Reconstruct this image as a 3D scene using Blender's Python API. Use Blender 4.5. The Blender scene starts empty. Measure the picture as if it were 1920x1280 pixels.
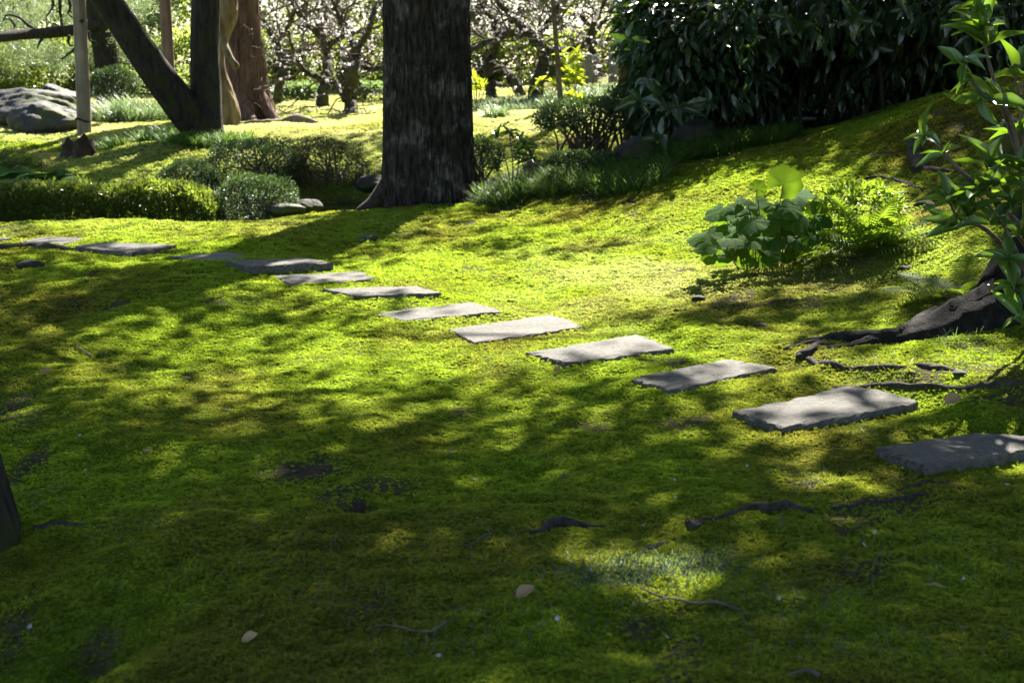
import bpy, math, random
import numpy as np
from mathutils import Vector, Matrix

# ------------------------------------------------------------------ camera, sky, sun, exposure
SC = bpy.context.scene
COL = SC.collection
R = math.radians
FPX, CX, CY, CAMH = 2667.0, 960.0, 640.0, 1.32
PITCH = math.atan(520.0 / FPX)
cam_data = bpy.data.cameras.new('camera')
cam = bpy.data.objects.new('camera', cam_data)
COL.objects.link(cam)
cam.location = (0, 0, CAMH)
cam.rotation_euler = (math.pi / 2 - PITCH, 0, 0)
cam_data.sensor_width = 36.0
cam_data.lens = FPX / 1920 * 36
cam_data.clip_start = 0.05
cam_data.clip_end = 2000
cam_data.dof.use_dof = True
cam_data.dof.focus_distance = 6.6
cam_data.dof.aperture_fstop = 5.6
SC.camera = cam

SUN_AZ, SUN_EL = R(14), R(43)          # azimuth to the right of the view direction (+Y)
SUN = np.array([math.sin(SUN_AZ) * math.cos(SUN_EL), math.cos(SUN_AZ) * math.cos(SUN_EL), math.sin(SUN_EL)])
world = bpy.data.worlds.new('World')
SC.world = world
world.use_nodes = True
wn = world.node_tree.nodes
sky = wn.new('ShaderNodeTexSky')
sky.sky_type = 'NISHITA'
sky.sun_disc = False
sky.sun_elevation = SUN_EL
sky.sun_rotation = SUN_AZ
wn['Background'].inputs['Strength'].default_value = 0.052
world.node_tree.links.new(sky.outputs[0], wn['Background'].inputs['Color'])
sl = bpy.data.lights.new('sun', 'SUN')
sl.energy = 5.0
sl.angle = R(0.53)
sl.color = (1.0, 0.95, 0.86)
so = bpy.data.objects.new('sun', sl)
COL.objects.link(so)
so.location = (6, 20, 30)
so.rotation_euler = Vector(SUN).to_track_quat('Z', 'Y').to_euler()
SC.view_settings.view_transform = 'Standard'
SC.view_settings.look = 'None'
SC.view_settings.gamma = 1
SC.view_settings.exposure = 2.3
SC.render.engine = 'CYCLES'
SC.cycles.max_bounces = 6
SC.cycles.transmission_bounces = 4
SC.cycles.diffuse_bounces = 3
SC.cycles.sample_clamp_indirect = 6

rng = np.random.default_rng(7)
random.seed(7)

# ------------------------------------------------------------------ helpers: pixels and ground
cP, sP = math.cos(PITCH), math.sin(PITCH)


def ray(px, py):
    dx, dy = (px - CX) / FPX, (CY - py) / FPX
    return np.array([dx, cP + sP * dy, -sP + cP * dy])


def at(px, py, Y):
    d = ray(px, py)
    return np.array([0, 0, CAMH]) + d * (Y / d[1])


def onz(px, py, z):
    d = ray(px, py)
    return np.array([0, 0, CAMH]) + d * ((z - CAMH) / d[2])


def project(X, Y, Z):
    dz = Z - CAMH
    depth = Y * cP - dz * sP
    up = Y * sP + dz * cP
    depth = np.maximum(depth, 0.05)
    return CX + FPX * X / depth, CY - FPX * up / depth


def hash2(ix, iy, seed):
    h = (ix.astype(np.int64) * 374761393 + iy.astype(np.int64) * 668265263 + seed * 144269504) & 0x7fffffff
    h = ((h ^ (h >> 13)) * 1274126177) & 0x7fffffff
    h = (h ^ (h >> 16)) & 0xffff
    return h / 65535.0


def noise2(x, y, seed=0):
    x = np.asarray(x, float); y = np.asarray(y, float)
    ix, iy = np.floor(x), np.floor(y)
    fx, fy = x - ix, y - iy
    fx = fx * fx * (3 - 2 * fx); fy = fy * fy * (3 - 2 * fy)
    a = hash2(ix, iy, seed); b = hash2(ix + 1, iy, seed)
    c = hash2(ix, iy + 1, seed); d = hash2(ix + 1, iy + 1, seed)
    return (a * (1 - fx) + b * fx) * (1 - fy) + (c * (1 - fx) + d * fx) * fy


def fbm(x, y, seed=0, o=3):
    s, a, t = 0, 1.0, 0
    for k in range(o):
        s = s + a * noise2(x * 2 ** k + 17.3 * k, y * 2 ** k - 9.1 * k, seed + k)
        t += a; a *= 0.5
    return s / t


# stepping stones: corner pixels of their top faces, height of the top
STONES = [
    ([(-60, 449), (-30, 444), (22, 446), (-5, 451)], .04, .05),
    ([(38, 452), (82, 444), (170, 445), (112, 458)], .045, .05),
    ([(136, 461), (205, 454), (330, 459), (238, 473)], .07, .10),
    ([(318, 481), (430, 471), (474, 482), (385, 490)], .045, .05),
    ([(425, 488), (570, 483), (620, 491), (470, 500)], .085, .12),
    ([(512, 517), (675, 508), (708, 523), (545, 533)], .035, .06),
    ([(605, 541), (780, 536), (828, 549), (668, 554)], .035, .08),
    ([(705, 587), (885, 566), (943, 582), (758, 601)], .015, .05),
    ([(845, 617), (1035, 589), (1096, 611), (890, 642)], .015, .06),
    ([(990, 660), (1195, 626), (1266, 653), (1063, 679)], .02, .08),
    ([(1182, 710), (1360, 672), (1456, 688), (1258, 730)], .025, .07),
    ([(1375, 770), (1605, 720), (1724, 752), (1470, 800)], .035, .09),
    ([(1637, 838), (1830, 810), (2030, 822), (1738, 873)], .05, .10),
]
CTRL = []


def cz(px, py, z): CTRL.append(onz(px, py, z))


def cy(px, py, Y): CTRL.append(at(px, py, Y))


for q, zt, th in STONES:
    c = np.mean(np.array(q, float), 0)
    cz(c[0], c[1], zt - 0.025)
for a in [(60, 1260, -.10), (420, 1270, -.02), (960, 1270, .02), (1850, 1250, .05), (960, 1000, .0), (300, 1000, -.01),
          (1700, 1000, .04), (40, 1030, -.09), (800, 730, -.065), (400, 720, -.02), (100, 650, -.01), (120, 560, .03),
          (1130, 800, -.02), (560, 880, -.03), (1400, 960, .03), (30, 850, -.02), (420, 560, .0), (860, 480, .0),
          (1000, 520, .0), (1250, 520, .08)]:
    cz(*a)
for a in [(0, 424, 11.5), (250, 419, 11.7), (500, 418, 11.7), (620, 398, 12.3), (700, 390, 12.9), (800, 384, 13.3),
          (900, 384, 12.8), (1300, 570, 7.5), (1500, 490, 8.4), (1700, 485, 7.9), (1880, 625, 6.15), (1800, 705, 5.5),
          (1400, 330, 11.0), (1480, 268, 12.4), (1820, 168, 11.6), (1700, 400, 8.9), (1900, 330, 8.4), (1650, 220, 12.0),
          (1200, 400, 10.9), (1050, 388, 11.9), (1920, 145, 11.2), (100, 300, 15.6), (250, 338, 14.4), (20, 260, 17.6),
          (600, 250, 17.2), (640, 300, 15.5), (660, 335, 14.7), (1000, 230, 18.5), (1000, 205, 21), (960, 270, 16.2),
          (950, 315, 14.8), (1100, 330, 13.3), (1250, 300, 12.9), (200, 228, 20), (600, 205, 24), (350, 265, 17),
          (470, 228, 21), (1000, 180, 24), (1150, 163, 25)]:
    cy(*a)
for a in [(-4.6, 12.7, -.12), (-3.2, 12.9, -.13), (-2.2, 13.2, -.16), (-1.5, 13.8, -.22), (-1.25, 14.1, -.2), (-9, 30, .8), (0, 32, 1.0),
          (8, 30, 1.5), (-16, 42, .9), (0, 45, 1.1), (16, 42, 1.6), (2.6, 14.5, .6), (4.6, 14.5, 1.05), (6, 12, 1.45),
          (9, 10, 1.7), (10, 20, 1.6), (4, 6, .32), (4, 3, .15), (-4, 4, -.03), (-5, 8, .02), (-7, 12, .05), (-9, 18, .4),
          (0, 0, 0), (2, 1, .05), (-2, 1, -.06), (0, -4, 0), (8, -3, .3), (-8, -3, -.1), (-12, 5, 0), (12, 3, .8)]:
    CTRL.append(np.array(a, float))
CTRL = np.array(CTRL)


def _tps(r2): return 0.5 * r2 * np.log(r2 + 1e-9)


def _fit():
    n = len(CTRL)
    d2 = ((CTRL[:, None, :2] - CTRL[None, :, :2]) ** 2).sum(-1)
    A = np.zeros((n + 3, n + 3))
    A[:n, :n] = _tps(d2) + np.eye(n) * 0.12
    A[:n, n] = 1; A[:n, n + 1:] = CTRL[:, :2]
    A[n, :n] = 1; A[n + 1:, :n] = CTRL[:, :2].T
    b = np.zeros(n + 3); b[:n] = CTRL[:, 2]
    return np.linalg.solve(A, b)


_W = _fit()


def base_z(X, Y):
    X = np.asarray(X, float); Y = np.asarray(Y, float)
    sh = X.shape
    x = np.clip(X.ravel(), -16, 16); y = np.clip(Y.ravel(), -4, 45)
    n = len(CTRL)
    out = np.empty_like(x)
    for i in range(0, len(x), 40000):
        xs, ys = x[i:i + 40000], y[i:i + 40000]
        d2 = (xs[:, None] - CTRL[None, :, 0]) ** 2 + (ys[:, None] - CTRL[None, :, 1]) ** 2
        out[i:i + 40000] = _tps(d2) @ _W[:n] + _W[n] + _W[n + 1] * xs + _W[n + 2] * ys
    return out.reshape(sh)


STONE_BED = []
for q_, zt_, th_ in STONES:
    C_ = np.array([onz(px, py, zt_)[:2] for px, py in q_])
    nr_ = []
    for i_ in range(4):
        e_ = C_[(i_ + 1) % 4] - C_[i_]; m_ = np.array([-e_[1], e_[0]]) / np.linalg.norm(e_)
        nr_.append(m_ if np.dot(m_, C_.mean(0) - C_[i_]) > 0 else -m_)
    STONE_BED.append((C_, nr_, zt_, (.016 + max(0, th_ - .06) * .6)))
HOLES = []   # (x, y, radius, depth)


def gz(X, Y):
    X = np.asarray(X, float); Y = np.asarray(Y, float)
    z = base_z(X, Y)
    far = np.clip((Y - 3) / 8, 0, 1)
    z = z + (fbm(X * 1.6 + 3, Y * 1.1, 3, 2) - .5) * (.05 + .05 * far)
    z = z + (fbm(X * 5 + 40, Y * 4.2, 5, 2) - .5) * .03
    z = z + (fbm(X * 13 + 9, Y * 13, 8, 3) - .5) * .026
    for q, nrm, zt, cl in STONE_BED:
        c = q.mean(0)
        near = (np.abs(X - c[0]) < .8) & (np.abs(Y - c[1]) < .8)
        if not near.any(): continue
        x, y = X[near], Y[near]
        d = np.full(x.shape, -9.0)
        for i in range(4):
            d = np.maximum(d, -((x - q[i][0]) * nrm[i][0] + (y - q[i][1]) * nrm[i][1]))
        w = np.clip(1 - (d - .01) / .22, 0, 1); w = w * w * (3 - 2 * w)
        zz = z[near]
        bump = (zz - base_z(x, y)) * .25
        z[near] = zz * (1 - w) + (zt - cl - np.where(d < .0, .012, 0) + bump) * w
    for hx, hy, hr, hd in HOLES:
        d = ((X - hx) ** 2 + (Y - hy) ** 2) / hr ** 2
        z = z - hd * np.exp(-d * 1.5)
    return z


def g1(x, y): return float(gz(np.array([x]), np.array([y]))[0])


def ground(px, py, y0=1.5, y1=60):
    d = ray(px, py)
    Ys = np.geomspace(y0, y1, 500)
    X = d[0] / d[1] * Ys; Z = CAMH + d[2] / d[1] * Ys
    below = np.nonzero(Z < gz(X, Ys))[0]
    i = below[0] if len(below) else len(Ys) - 1
    return np.array([X[i], Ys[i], g1(X[i], Ys[i])])


def foot(px, Y):
    """ground point seen in picture column px at forward distance Y"""
    z = 0.3
    for _ in range(4):
        X = (px - CX) / FPX * (Y * cP - (z - CAMH) * sP)
        z = g1(X, Y)
    return np.array([X, Y, z])


for hp, hr, hd in [((672, 958), .05, .08), ((940, 392), .22, .14), ((20, 1230), .35, .10), ((180, 1235), .14, .08), ((1195, 1190), .16, .05)]:
    h = ground(*hp)
    HOLES.append((h[0], h[1], hr, hd))

# ------------------------------------------------------------------ helpers: meshes and objects
ORG = {}


def new_mesh(name, V, F, smooth=True):
    V = np.asarray(V, float)
    me = bpy.data.meshes.new(name)
    if isinstance(F, np.ndarray):
        k = F.shape[1]
        tot = np.full(len(F), k, np.int32); flat = F.ravel().astype(np.int32)
    else:
        tot = np.array([len(f) for f in F], np.int32)
        flat = np.array([i for f in F for i in f], np.int32)
    me.vertices.add(len(V)); me.vertices.foreach_set('co', V.astype(np.float32).ravel())
    me.loops.add(len(flat)); me.loops.foreach_set('vertex_index', flat)
    me.polygons.add(len(tot))
    st = np.concatenate([[0], np.cumsum(tot)[:-1]]).astype(np.int32)
    me.polygons.foreach_set('loop_start', st)
    me.polygons.foreach_set('use_smooth', np.full(len(tot), smooth, bool))
    me.update(calc_edges=True)
    me.validate()
    return me


def put(o, parent=None):
    COL.objects.link(o)
    if parent is not None: o.parent = parent
    return o


def mk(name, V, F, mat, parent=None, smooth=True, org=None, kind=None):
    V = np.asarray(V, float)
    if parent is not None: o0 = ORG[parent.name]
    else: o0 = np.zeros(3) if org is None else np.asarray(org, float)
    me = new_mesh(name, V - o0, F, smooth)
    me.materials.append(mat)
    o = put(bpy.data.objects.new(name, me), parent)
    if parent is None: o.location = o0
    ORG[o.name] = o0
    if kind: o['kind'] = kind
    return o


def tag(o, label, cat, group=None):
    o['label'] = label; o['category'] = cat
    if group: o['group'] = group
    return o


def thing(name, label, cat, loc, group=None):
    o = put(bpy.data.objects.new(name, None))
    o.empty_display_size = .1
    o.location = loc
    ORG[o.name] = np.asarray(loc, float)
    return tag(o, label, cat, group)


def shared(name, me, mat, parent, M):
    """an object that shares mesh data, at world matrix M, child of parent (which has no rotation)"""
    if not me.materials: me.materials.append(mat)
    o = put(bpy.data.objects.new(name, me), parent)
    o0 = ORG[parent.name] if parent is not None else np.zeros(3)
    o.matrix_local = Matrix.Translation(Vector(-o0)) @ M
    return o


def unit(v):
    v = np.asarray(v, float)
    return v / (np.linalg.norm(v, axis=-1, keepdims=True) + 1e-12)


def frames(D, N):
    D = unit(D)
    S = unit(np.cross(N, D))
    U = np.cross(D, S)
    return D, S, U


def scatter(T, TF, P, D, N, L, W):
    """copies of a template (u along D, v across, w up N) merged into one V, F"""
    D, S, U = frames(D, N)
    T = np.asarray(T, float)
    L = np.broadcast_to(np.asarray(L, float), (len(P),)); W = np.broadcast_to(np.asarray(W, float), (len(P),))
    V = P[:, None, :] + D[:, None, :] * (T[None, :, 0:1] * L[:, None, None]) + S[:, None, :] * (T[None, :, 1:2] * W[:, None, None]) \
        + U[:, None, :] * (T[None, :, 2:3] * L[:, None, None])
    F = (np.asarray(TF)[None, :, :] + (np.arange(len(P)) * len(T))[:, None, None]).reshape(-1, np.asarray(TF).shape[1])
    return V.reshape(-1, 3), F


def orient(P, D, N, s):
    D, S, U = frames(np.array([D]), np.array([N]))
    M = Matrix.Identity(4)
    for i in range(3):
        M[i][0] = D[0][i] * s; M[i][1] = S[0][i] * s; M[i][2] = U[0][i] * s; M[i][3] = P[i]
    return M


def merge(parts):
    Vs, Fs, n = [], [], 0
    for V, F in parts:
        Vs.append(V); Fs.append(np.asarray(F) + n); n += len(V)
    return np.concatenate(Vs), np.concatenate(Fs)


def spline(pts, n):
    pts = np.asarray(pts, float)
    m = len(pts)
    if m == 2:
        t = np.linspace(0, 1, n)[:, None]
        return pts[0] * (1 - t) + pts[1] * t
    E = np.vstack([2 * pts[0] - pts[1], pts, 2 * pts[-1] - pts[-2]])
    u = np.linspace(0, m - 1 - 1e-9, n)
    i = u.astype(int); t = (u - i)[:, None]
    p0, p1, p2, p3 = E[i], E[i + 1], E[i + 2], E[i + 3]
    return .5 * (2 * p1 + (p2 - p0) * t + (2 * p0 - 5 * p1 + 4 * p2 - p3) * t ** 2 + (3 * p1 - p0 - 3 * p2 + p3) * t ** 3)


def tube(path, rad, k=8, rough=0.0, seed=0, cap=True):
    path = np.asarray(path, float); n = len(path)
    rad = np.broadcast_to(np.asarray(rad, float), (n,))
    T = unit(np.gradient(path, axis=0))
    ref = np.array([0, 0, 1.0]) if abs(T[0][2]) < .9 else np.array([1.0, 0, 0])
    A = np.empty((n, 3)); a = np.cross(T[0], ref); a /= np.linalg.norm(a)
    for i in range(n):
        a = a - T[i] * np.dot(a, T[i]); a /= np.linalg.norm(a) + 1e-12
        A[i] = a
    B = np.cross(T, A)
    th = np.arange(k) * 2 * math.pi / k
    r = rad[:, None] * np.ones((1, k))
    if rough:
        s = np.cumsum(np.r_[0, np.linalg.norm(np.diff(path, axis=0), axis=1)])
        fr = 1 / (rad.max() * 9)
        q = .6 * noise2(np.cos(th)[None, :] * 1.9 + s[:, None] * fr + seed, np.sin(th)[None, :] * 1.9 + s[:, None] * fr * .7, seed) \
            + .4 * noise2(np.cos(th)[None, :] * 4.3 + s[:, None] * fr * 2.3, np.sin(th)[None, :] * 4.3 - s[:, None] * fr * 1.9 + seed, seed + 1)
        r = r * (1 + rough * (q - .5) * 2)
    V = path[:, None, :] + (A[:, None, :] * np.cos(th)[None, :, None] + B[:, None, :] * np.sin(th)[None, :, None]) * r[:, :, None]
    V = V.reshape(-1, 3)
    i = np.arange(n - 1)[:, None] * k; j = np.arange(k)[None, :]; j2 = (j + 1) % k
    F = np.stack([i + j, i + j2, i + k + j2, i + k + j], -1).reshape(-1, 4)
    if cap:
        V = np.vstack([V, path[0], path[-1]])
        jj = np.arange(k); c0, c1 = n * k, n * k + 1
        F = np.vstack([F, np.stack([jj * 0 + c0, (jj + 1) % k, jj, jj * 0 + c0], -1), np.stack([jj * 0 + c1, (n - 1) * k + jj, (n - 1) * k + (jj + 1) % k, jj * 0 + c1], -1)])
    return V, F


def fixquads(F):
    """quads whose first and last index agree are triangles"""
    return [tuple(f[:3]) if f[0] == f[3] else tuple(f) for f in F.tolist()]


def mkt(name, parts, mat, parent=None, **kw):
    V, F = merge(parts)
    return mk(name, V, fixquads(F), mat, parent, **kw)


def rand_unit(n):
    return unit(rng.normal(size=(n, 3)))


# leaf templates (length along u, width across v, lift w)
LEAF4 = (np.array([[0, 0, 0], [.45, .5, .06], [1, 0, -.03], [.45, -.5, .06]]), np.array([[0, 1, 2], [0, 2, 3]]))
LEAF6 = (np.array([[0, 0, 0], [.3, .42, .09], [.68, .4, .07], [1, 0, -.12], [.68, -.4, .07], [.3, -.42, .09], [.5, 0, .01]]),
         np.array([[0, 6, 1], [1, 6, 2], [2, 6, 3], [0, 5, 6], [5, 4, 6], [4, 3, 6]]))
BLADE = (np.array([[0, -.5, 0], [0, .5, 0], [.35, .42, .16], [.35, -.42, .16], [.7, .3, .14], [.7, -.3, .14], [1, 0, -.05]]),
         np.array([[0, 1, 2, 3], [3, 2, 4, 5], [5, 4, 6, 6]]))


def big_leaf(curl, fold, wave, serr=0):
    us = np.linspace(0, 1, 9)
    prof = np.sin(math.pi * us ** .8) ** .85 * .5
    prof[0] = .02; prof[-1] = .0
    V, F = [], []
    for u, p in zip(us, prof):
        w = -curl * u * u
        for v in (-1, -.5, 0, .5, 1):
            pv = p * v * (1 + serr * (.5 if int(u * 8) % 2 else -.5) * (abs(v) == 1))
            V.append((u, pv, w + fold * abs(v) * p * 2 + wave * math.sin(u * 15) * abs(v) * p))
    for i in range(8):
        for j in range(4):
            a = i * 5 + j
            F.append((a, a + 1, a + 6, a + 5))
    return np.array(V), np.array(F)


# ------------------------------------------------------------------ helpers: materials
def mat_new(name):
    m = bpy.data.materials.new(name)
    m.use_nodes = True
    nt = m.node_tree
    return m, nt.nodes, nt.links, nt.nodes['Principled BSDF'], nt.nodes['Material Output']


def ramp(N, L, src, stops):
    r = N.new('ShaderNodeValToRGB')
    el = r.color_ramp.elements
    while len(el) < len(stops): el.new(.5)
    for e, (p, c) in zip(el, stops):
        e.position = p; e.color = (*c, 1)
    L.new(src, r.inputs[0])
    return r.outputs[0]


def mixc(N, L, fac, a, b, mode='MIX'):
    m = N.new('ShaderNodeMix'); m.data_type = 'RGBA'; m.blend_type = mode
    for s, v in ((0, fac), (6, a), (7, b)):
        if isinstance(v, (int, float)): m.inputs[s].default_value = v
        elif isinstance(v, tuple): m.inputs[s].default_value = (*v, 1)
        else: L.new(v, m.inputs[s])
    return m.outputs[2]


def tex_noise(N, L, scale, detail=4, vec=None, rough=.6):
    t = N.new('ShaderNodeTexNoise')
    t.inputs['Scale'].default_value = scale; t.inputs['Detail'].default_value = detail; t.inputs['Roughness'].default_value = rough
    if vec is not None: L.new(vec, t.inputs['Vector'])
    return t.outputs['Fac']


def posn(N): return N.new('ShaderNodeNewGeometry').outputs['Position']


def leafmat(name, c1, c2, tr, trans=.45, rough=.45, spec=.4, spots=None, patch=3.0):
    m, N, L, B, O = mat_new(name)
    g = N.new('ShaderNodeNewGeometry')
    oi = N.new('ShaderNodeObjectInfo')
    ad = N.new('ShaderNodeMath'); ad.operation = 'ADD'
    L.new(g.outputs['Random Per Island'], ad.inputs[0]); L.new(oi.outputs['Random'], ad.inputs[1])
    fr = N.new('ShaderNodeMath'); fr.operation = 'FRACT'; L.new(ad.outputs[0], fr.inputs[0])
    col = mixc(N, L, fr.outputs[0], c1, c2)
    nz = tex_noise(N, L, patch, 3, g.outputs['Position'])
    dk = ramp(N, L, nz, [(.3, (.72, .72, .72)), (.7, (1.2, 1.2, 1.1))])
    col = mixc(N, L, 1.0, col, dk, 'MULTIPLY')
    if spots:
        tc = N.new('ShaderNodeTexCoord')
        sp = tex_noise(N, L, 9, 1, tc.outputs['Object'])
        sf = ramp(N, L, sp, [(.66, (0, 0, 0)), (.70, (1, 1, 1))])
        col = mixc(N, L, sf, col, spots)
    L.new(col, B.inputs['Base Color'])
    B.inputs['Roughness'].default_value = rough
    B.inputs['Specular IOR Level'].default_value = spec
    t = N.new('ShaderNodeBsdfTranslucent')
    tc2 = mixc(N, L, fr.outputs[0], tr, tuple(min(1, x * .7) for x in tr))
    L.new(tc2, t.inputs['Color'])
    mx = N.new('ShaderNodeMixShader'); mx.inputs[0].default_value = trans
    L.new(B.outputs[0], mx.inputs[1]); L.new(t.outputs[0], mx.inputs[2])
    L.new(mx.outputs[0], O.inputs['Surface'])
    return m


def add_veins(m, n):
    """pale ribs fanning out from the stalk of a round leaf"""
    N, L = m.node_tree.nodes, m.node_tree.links
    B = N['Principled BSDF']
    src = B.inputs['Base Color'].links[0].from_socket
    sx = N.new('ShaderNodeSeparateXYZ'); L.new(N.new('ShaderNodeTexCoord').outputs['Object'], sx.inputs[0])
    a = N.new('ShaderNodeMath'); a.operation = 'ARCTAN2'; L.new(sx.outputs[1], a.inputs[0]); L.new(sx.outputs[0], a.inputs[1])
    k = N.new('ShaderNodeMath'); k.operation = 'MULTIPLY'; k.inputs[1].default_value = n; L.new(a.outputs[0], k.inputs[0])
    c = N.new('ShaderNodeMath'); c.operation = 'COSINE'; L.new(k.outputs[0], c.inputs[0])
    f = ramp(N, L, c.outputs[0], [(.90, (0, 0, 0)), (.98, (.3, .3, .3))])
    L.new(mixc(N, L, f, src, (.16, .22, .10)), B.inputs['Base Color'])
    bp = N.new('ShaderNodeBump'); bp.inputs['Strength'].default_value = .5; bp.inputs['Distance'].default_value = .02
    L.new(tex_noise(N, L, 14, 3), bp.inputs['Height']); L.new(bp.outputs[0], B.inputs['Normal'])


def barkmat(name, c1, c2, c3=None, zs=.18, scale=9, bump=.6, moss=None):
    m, N, L, B, O = mat_new(name)
    tc = N.new('ShaderNodeTexCoord')
    mp = N.new('ShaderNodeMapping'); mp.inputs['Scale'].default_value = (1, 1, zs)
    L.new(tc.outputs['Object'], mp.inputs['Vector'])
    n1 = tex_noise(N, L, scale, 6, mp.outputs[0], .7)
    col = ramp(N, L, n1, [(.35, c1), (.62, c2)] + ([(.78, c3)] if c3 else []))
    n2 = tex_noise(N, L, 2.2, 3, tc.outputs['Object'])
    col = mixc(N, L, 1.0, col, ramp(N, L, n2, [(.3, (.6, .6, .6)), (.7, (1.15, 1.15, 1.15))]), 'MULTIPLY')
    if moss:
        n3 = tex_noise(N, L, 5, 4, tc.outputs['Object'])
        col = mixc(N, L, ramp(N, L, n3, [(.52, (0, 0, 0)), (.62, (1, 1, 1))]), col, moss)
    L.new(col, B.inputs['Base Color'])
    B.inputs['Roughness'].default_value = .9
    B.inputs['Specular IOR Level'].default_value = .2
    bp = N.new('ShaderNodeBump'); bp.inputs['Strength'].default_value = bump; bp.inputs['Distance'].default_value = .02
    L.new(n1, bp.inputs['Height']); L.new(bp.outputs[0], B.inputs['Normal'])
    return m


def bigbark(name):
    m, N, L, B, O = mat_new(name)
    tc = N.new('ShaderNodeTexCoord')
    mp = N.new('ShaderNodeMapping'); mp.inputs['Scale'].default_value = (1, 1, .28)
    L.new(tc.outputs['Object'], mp.inputs['Vector'])
    n1 = tex_noise(N, L, 27, 5, mp.outputs[0], .65)
    n5 = tex_noise(N, L, 95, 3, mp.outputs[0], .6)
    n2 = tex_noise(N, L, 3.0, 5, tc.outputs['Object'], .65)
    dark = ramp(N, L, n1, [(.38, (.010, .008, .006)), (.56, (.052, .041, .031)), (.75, (.11, .09, .072))])
    pale = ramp(N, L, n1, [(.36, (.025, .021, .017)), (.52, (.16, .14, .12)), (.75, (.34, .31, .28))])
    col = mixc(N, L, ramp(N, L, n2, [(.53, (0, 0, 0)), (.64, (.85, .85, .85))]), dark, pale)
    col = mixc(N, L, 1.0, col, ramp(N, L, n5, [(.3, (.6, .6, .6)), (.7, (1.25, 1.25, 1.25))]), 'MULTIPLY')
    L.new(col, B.inputs['Base Color'])
    B.inputs['Roughness'].default_value = .85; B.inputs['Specular IOR Level'].default_value = .25
    bp = N.new('ShaderNodeBump'); bp.inputs['Strength'].default_value = 1.0; bp.inputs['Distance'].default_value = .05
    L.new(n1, bp.inputs['Height']); L.new(bp.outputs[0], B.inputs['Normal'])
    return m


def stonemat(name, c1, c2, moss=None, mlo=.55, scale=30, bump=.5):
    m, N, L, B, O = mat_new(name)
    tc = N.new('ShaderNodeTexCoord')
    n0 = tex_noise(N, L, 3, 4, tc.outputs['Object'])
    n1 = tex_noise(N, L, scale, 8, tc.outputs['Object'], .75)
    n4 = tex_noise(N, L, scale * 7, 2, tc.outputs['Object'], .6)
    col = ramp(N, L, n1, [(.3, c1), (.7, c2)])
    col = mixc(N, L, 1.0, col, ramp(N, L, n0, [(.3, (.7, .7, .68)), (.7, (1.15, 1.15, 1.15))]), 'MULTIPLY')
    col = mixc(N, L, 1.0, col, ramp(N, L, n4, [(.35, (.6, .6, .6)), (.6, (1.1, 1.1, 1.1))]), 'MULTIPLY')
    if moss:
        g = N.new('ShaderNodeNewGeometry')
        n3 = tex_noise(N, L, 2.5, 5, tc.outputs['Object'], .65)
        col = mixc(N, L, ramp(N, L, n3, [(mlo, (0, 0, 0)), (mlo + .08, (1, 1, 1))]), col, moss)
    L.new(col, B.inputs['Base Color'])
    B.inputs['Roughness'].default_value = .75
    B.inputs['Specular IOR Level'].default_value = .3
    bp = N.new('ShaderNodeBump'); bp.inputs['Strength'].default_value = bump; bp.inputs['Distance'].default_value = .016
    L.new(n1, bp.inputs['Height']); L.new(bp.outputs[0], B.inputs['Normal'])
    return m


def mossmat(name, under):
    m, N, L, B, O = mat_new(name)
    p = posn(N)
    at_ = N.new('ShaderNodeAttribute')
    at_.attribute_name = 'olive'
    at_.attribute_type = 'GEOMETRY' if under else 'INSTANCER'
    na = tex_noise(N, L, 11, 4, p)
    nb = tex_noise(N, L, 70, 2, p)
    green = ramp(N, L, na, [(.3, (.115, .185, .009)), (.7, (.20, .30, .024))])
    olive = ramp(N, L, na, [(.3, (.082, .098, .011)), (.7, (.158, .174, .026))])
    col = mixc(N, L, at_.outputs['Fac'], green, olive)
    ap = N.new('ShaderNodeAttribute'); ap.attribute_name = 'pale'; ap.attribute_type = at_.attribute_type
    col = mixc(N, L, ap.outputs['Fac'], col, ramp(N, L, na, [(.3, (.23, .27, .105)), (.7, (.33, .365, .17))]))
    col = mixc(N, L, 1.0, col, ramp(N, L, nb, [(.3, (.66, .66, .66)), (.7, (1.32, 1.3, 1.2))]), 'MULTIPLY')
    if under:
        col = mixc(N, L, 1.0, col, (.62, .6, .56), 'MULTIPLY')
        ab = N.new('ShaderNodeAttribute'); ab.attribute_name = 'bare'
        nc = tex_noise(N, L, 30, 5, p)
        soil = ramp(N, L, nc, [(.3, (.022, .017, .011)), (.7, (.075, .056, .036))])
        col = mixc(N, L, ab.outputs['Fac'], col, soil)
        bp = N.new('ShaderNodeBump'); bp.inputs['Strength'].default_value = .8; bp.inputs['Distance'].default_value = .02
        L.new(nb, bp.inputs['Height']); L.new(bp.outputs[0], B.inputs['Normal'])
        L.new(col, B.inputs['Base Color']); B.inputs['Roughness'].default_value = 1; B.inputs['Specular IOR Level'].default_value = .05
        return m
    L.new(col, B.inputs['Base Color']); B.inputs['Roughness'].default_value = .7; B.inputs['Specular IOR Level'].default_value = .15
    t = N.new('ShaderNodeBsdfTranslucent')
    tc = mixc(N, L, 1.0, col, (2.75, 2.4, 2.2), 'MULTIPLY')
    L.new(tc, t.inputs['Color'])
    mx = N.new('ShaderNodeMixShader'); mx.inputs[0].default_value = .5
    L.new(B.outputs[0], mx.inputs[1]); L.new(t.outputs[0], mx.inputs[2]); L.new(mx.outputs[0], O.inputs['Surface'])
    return m


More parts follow.
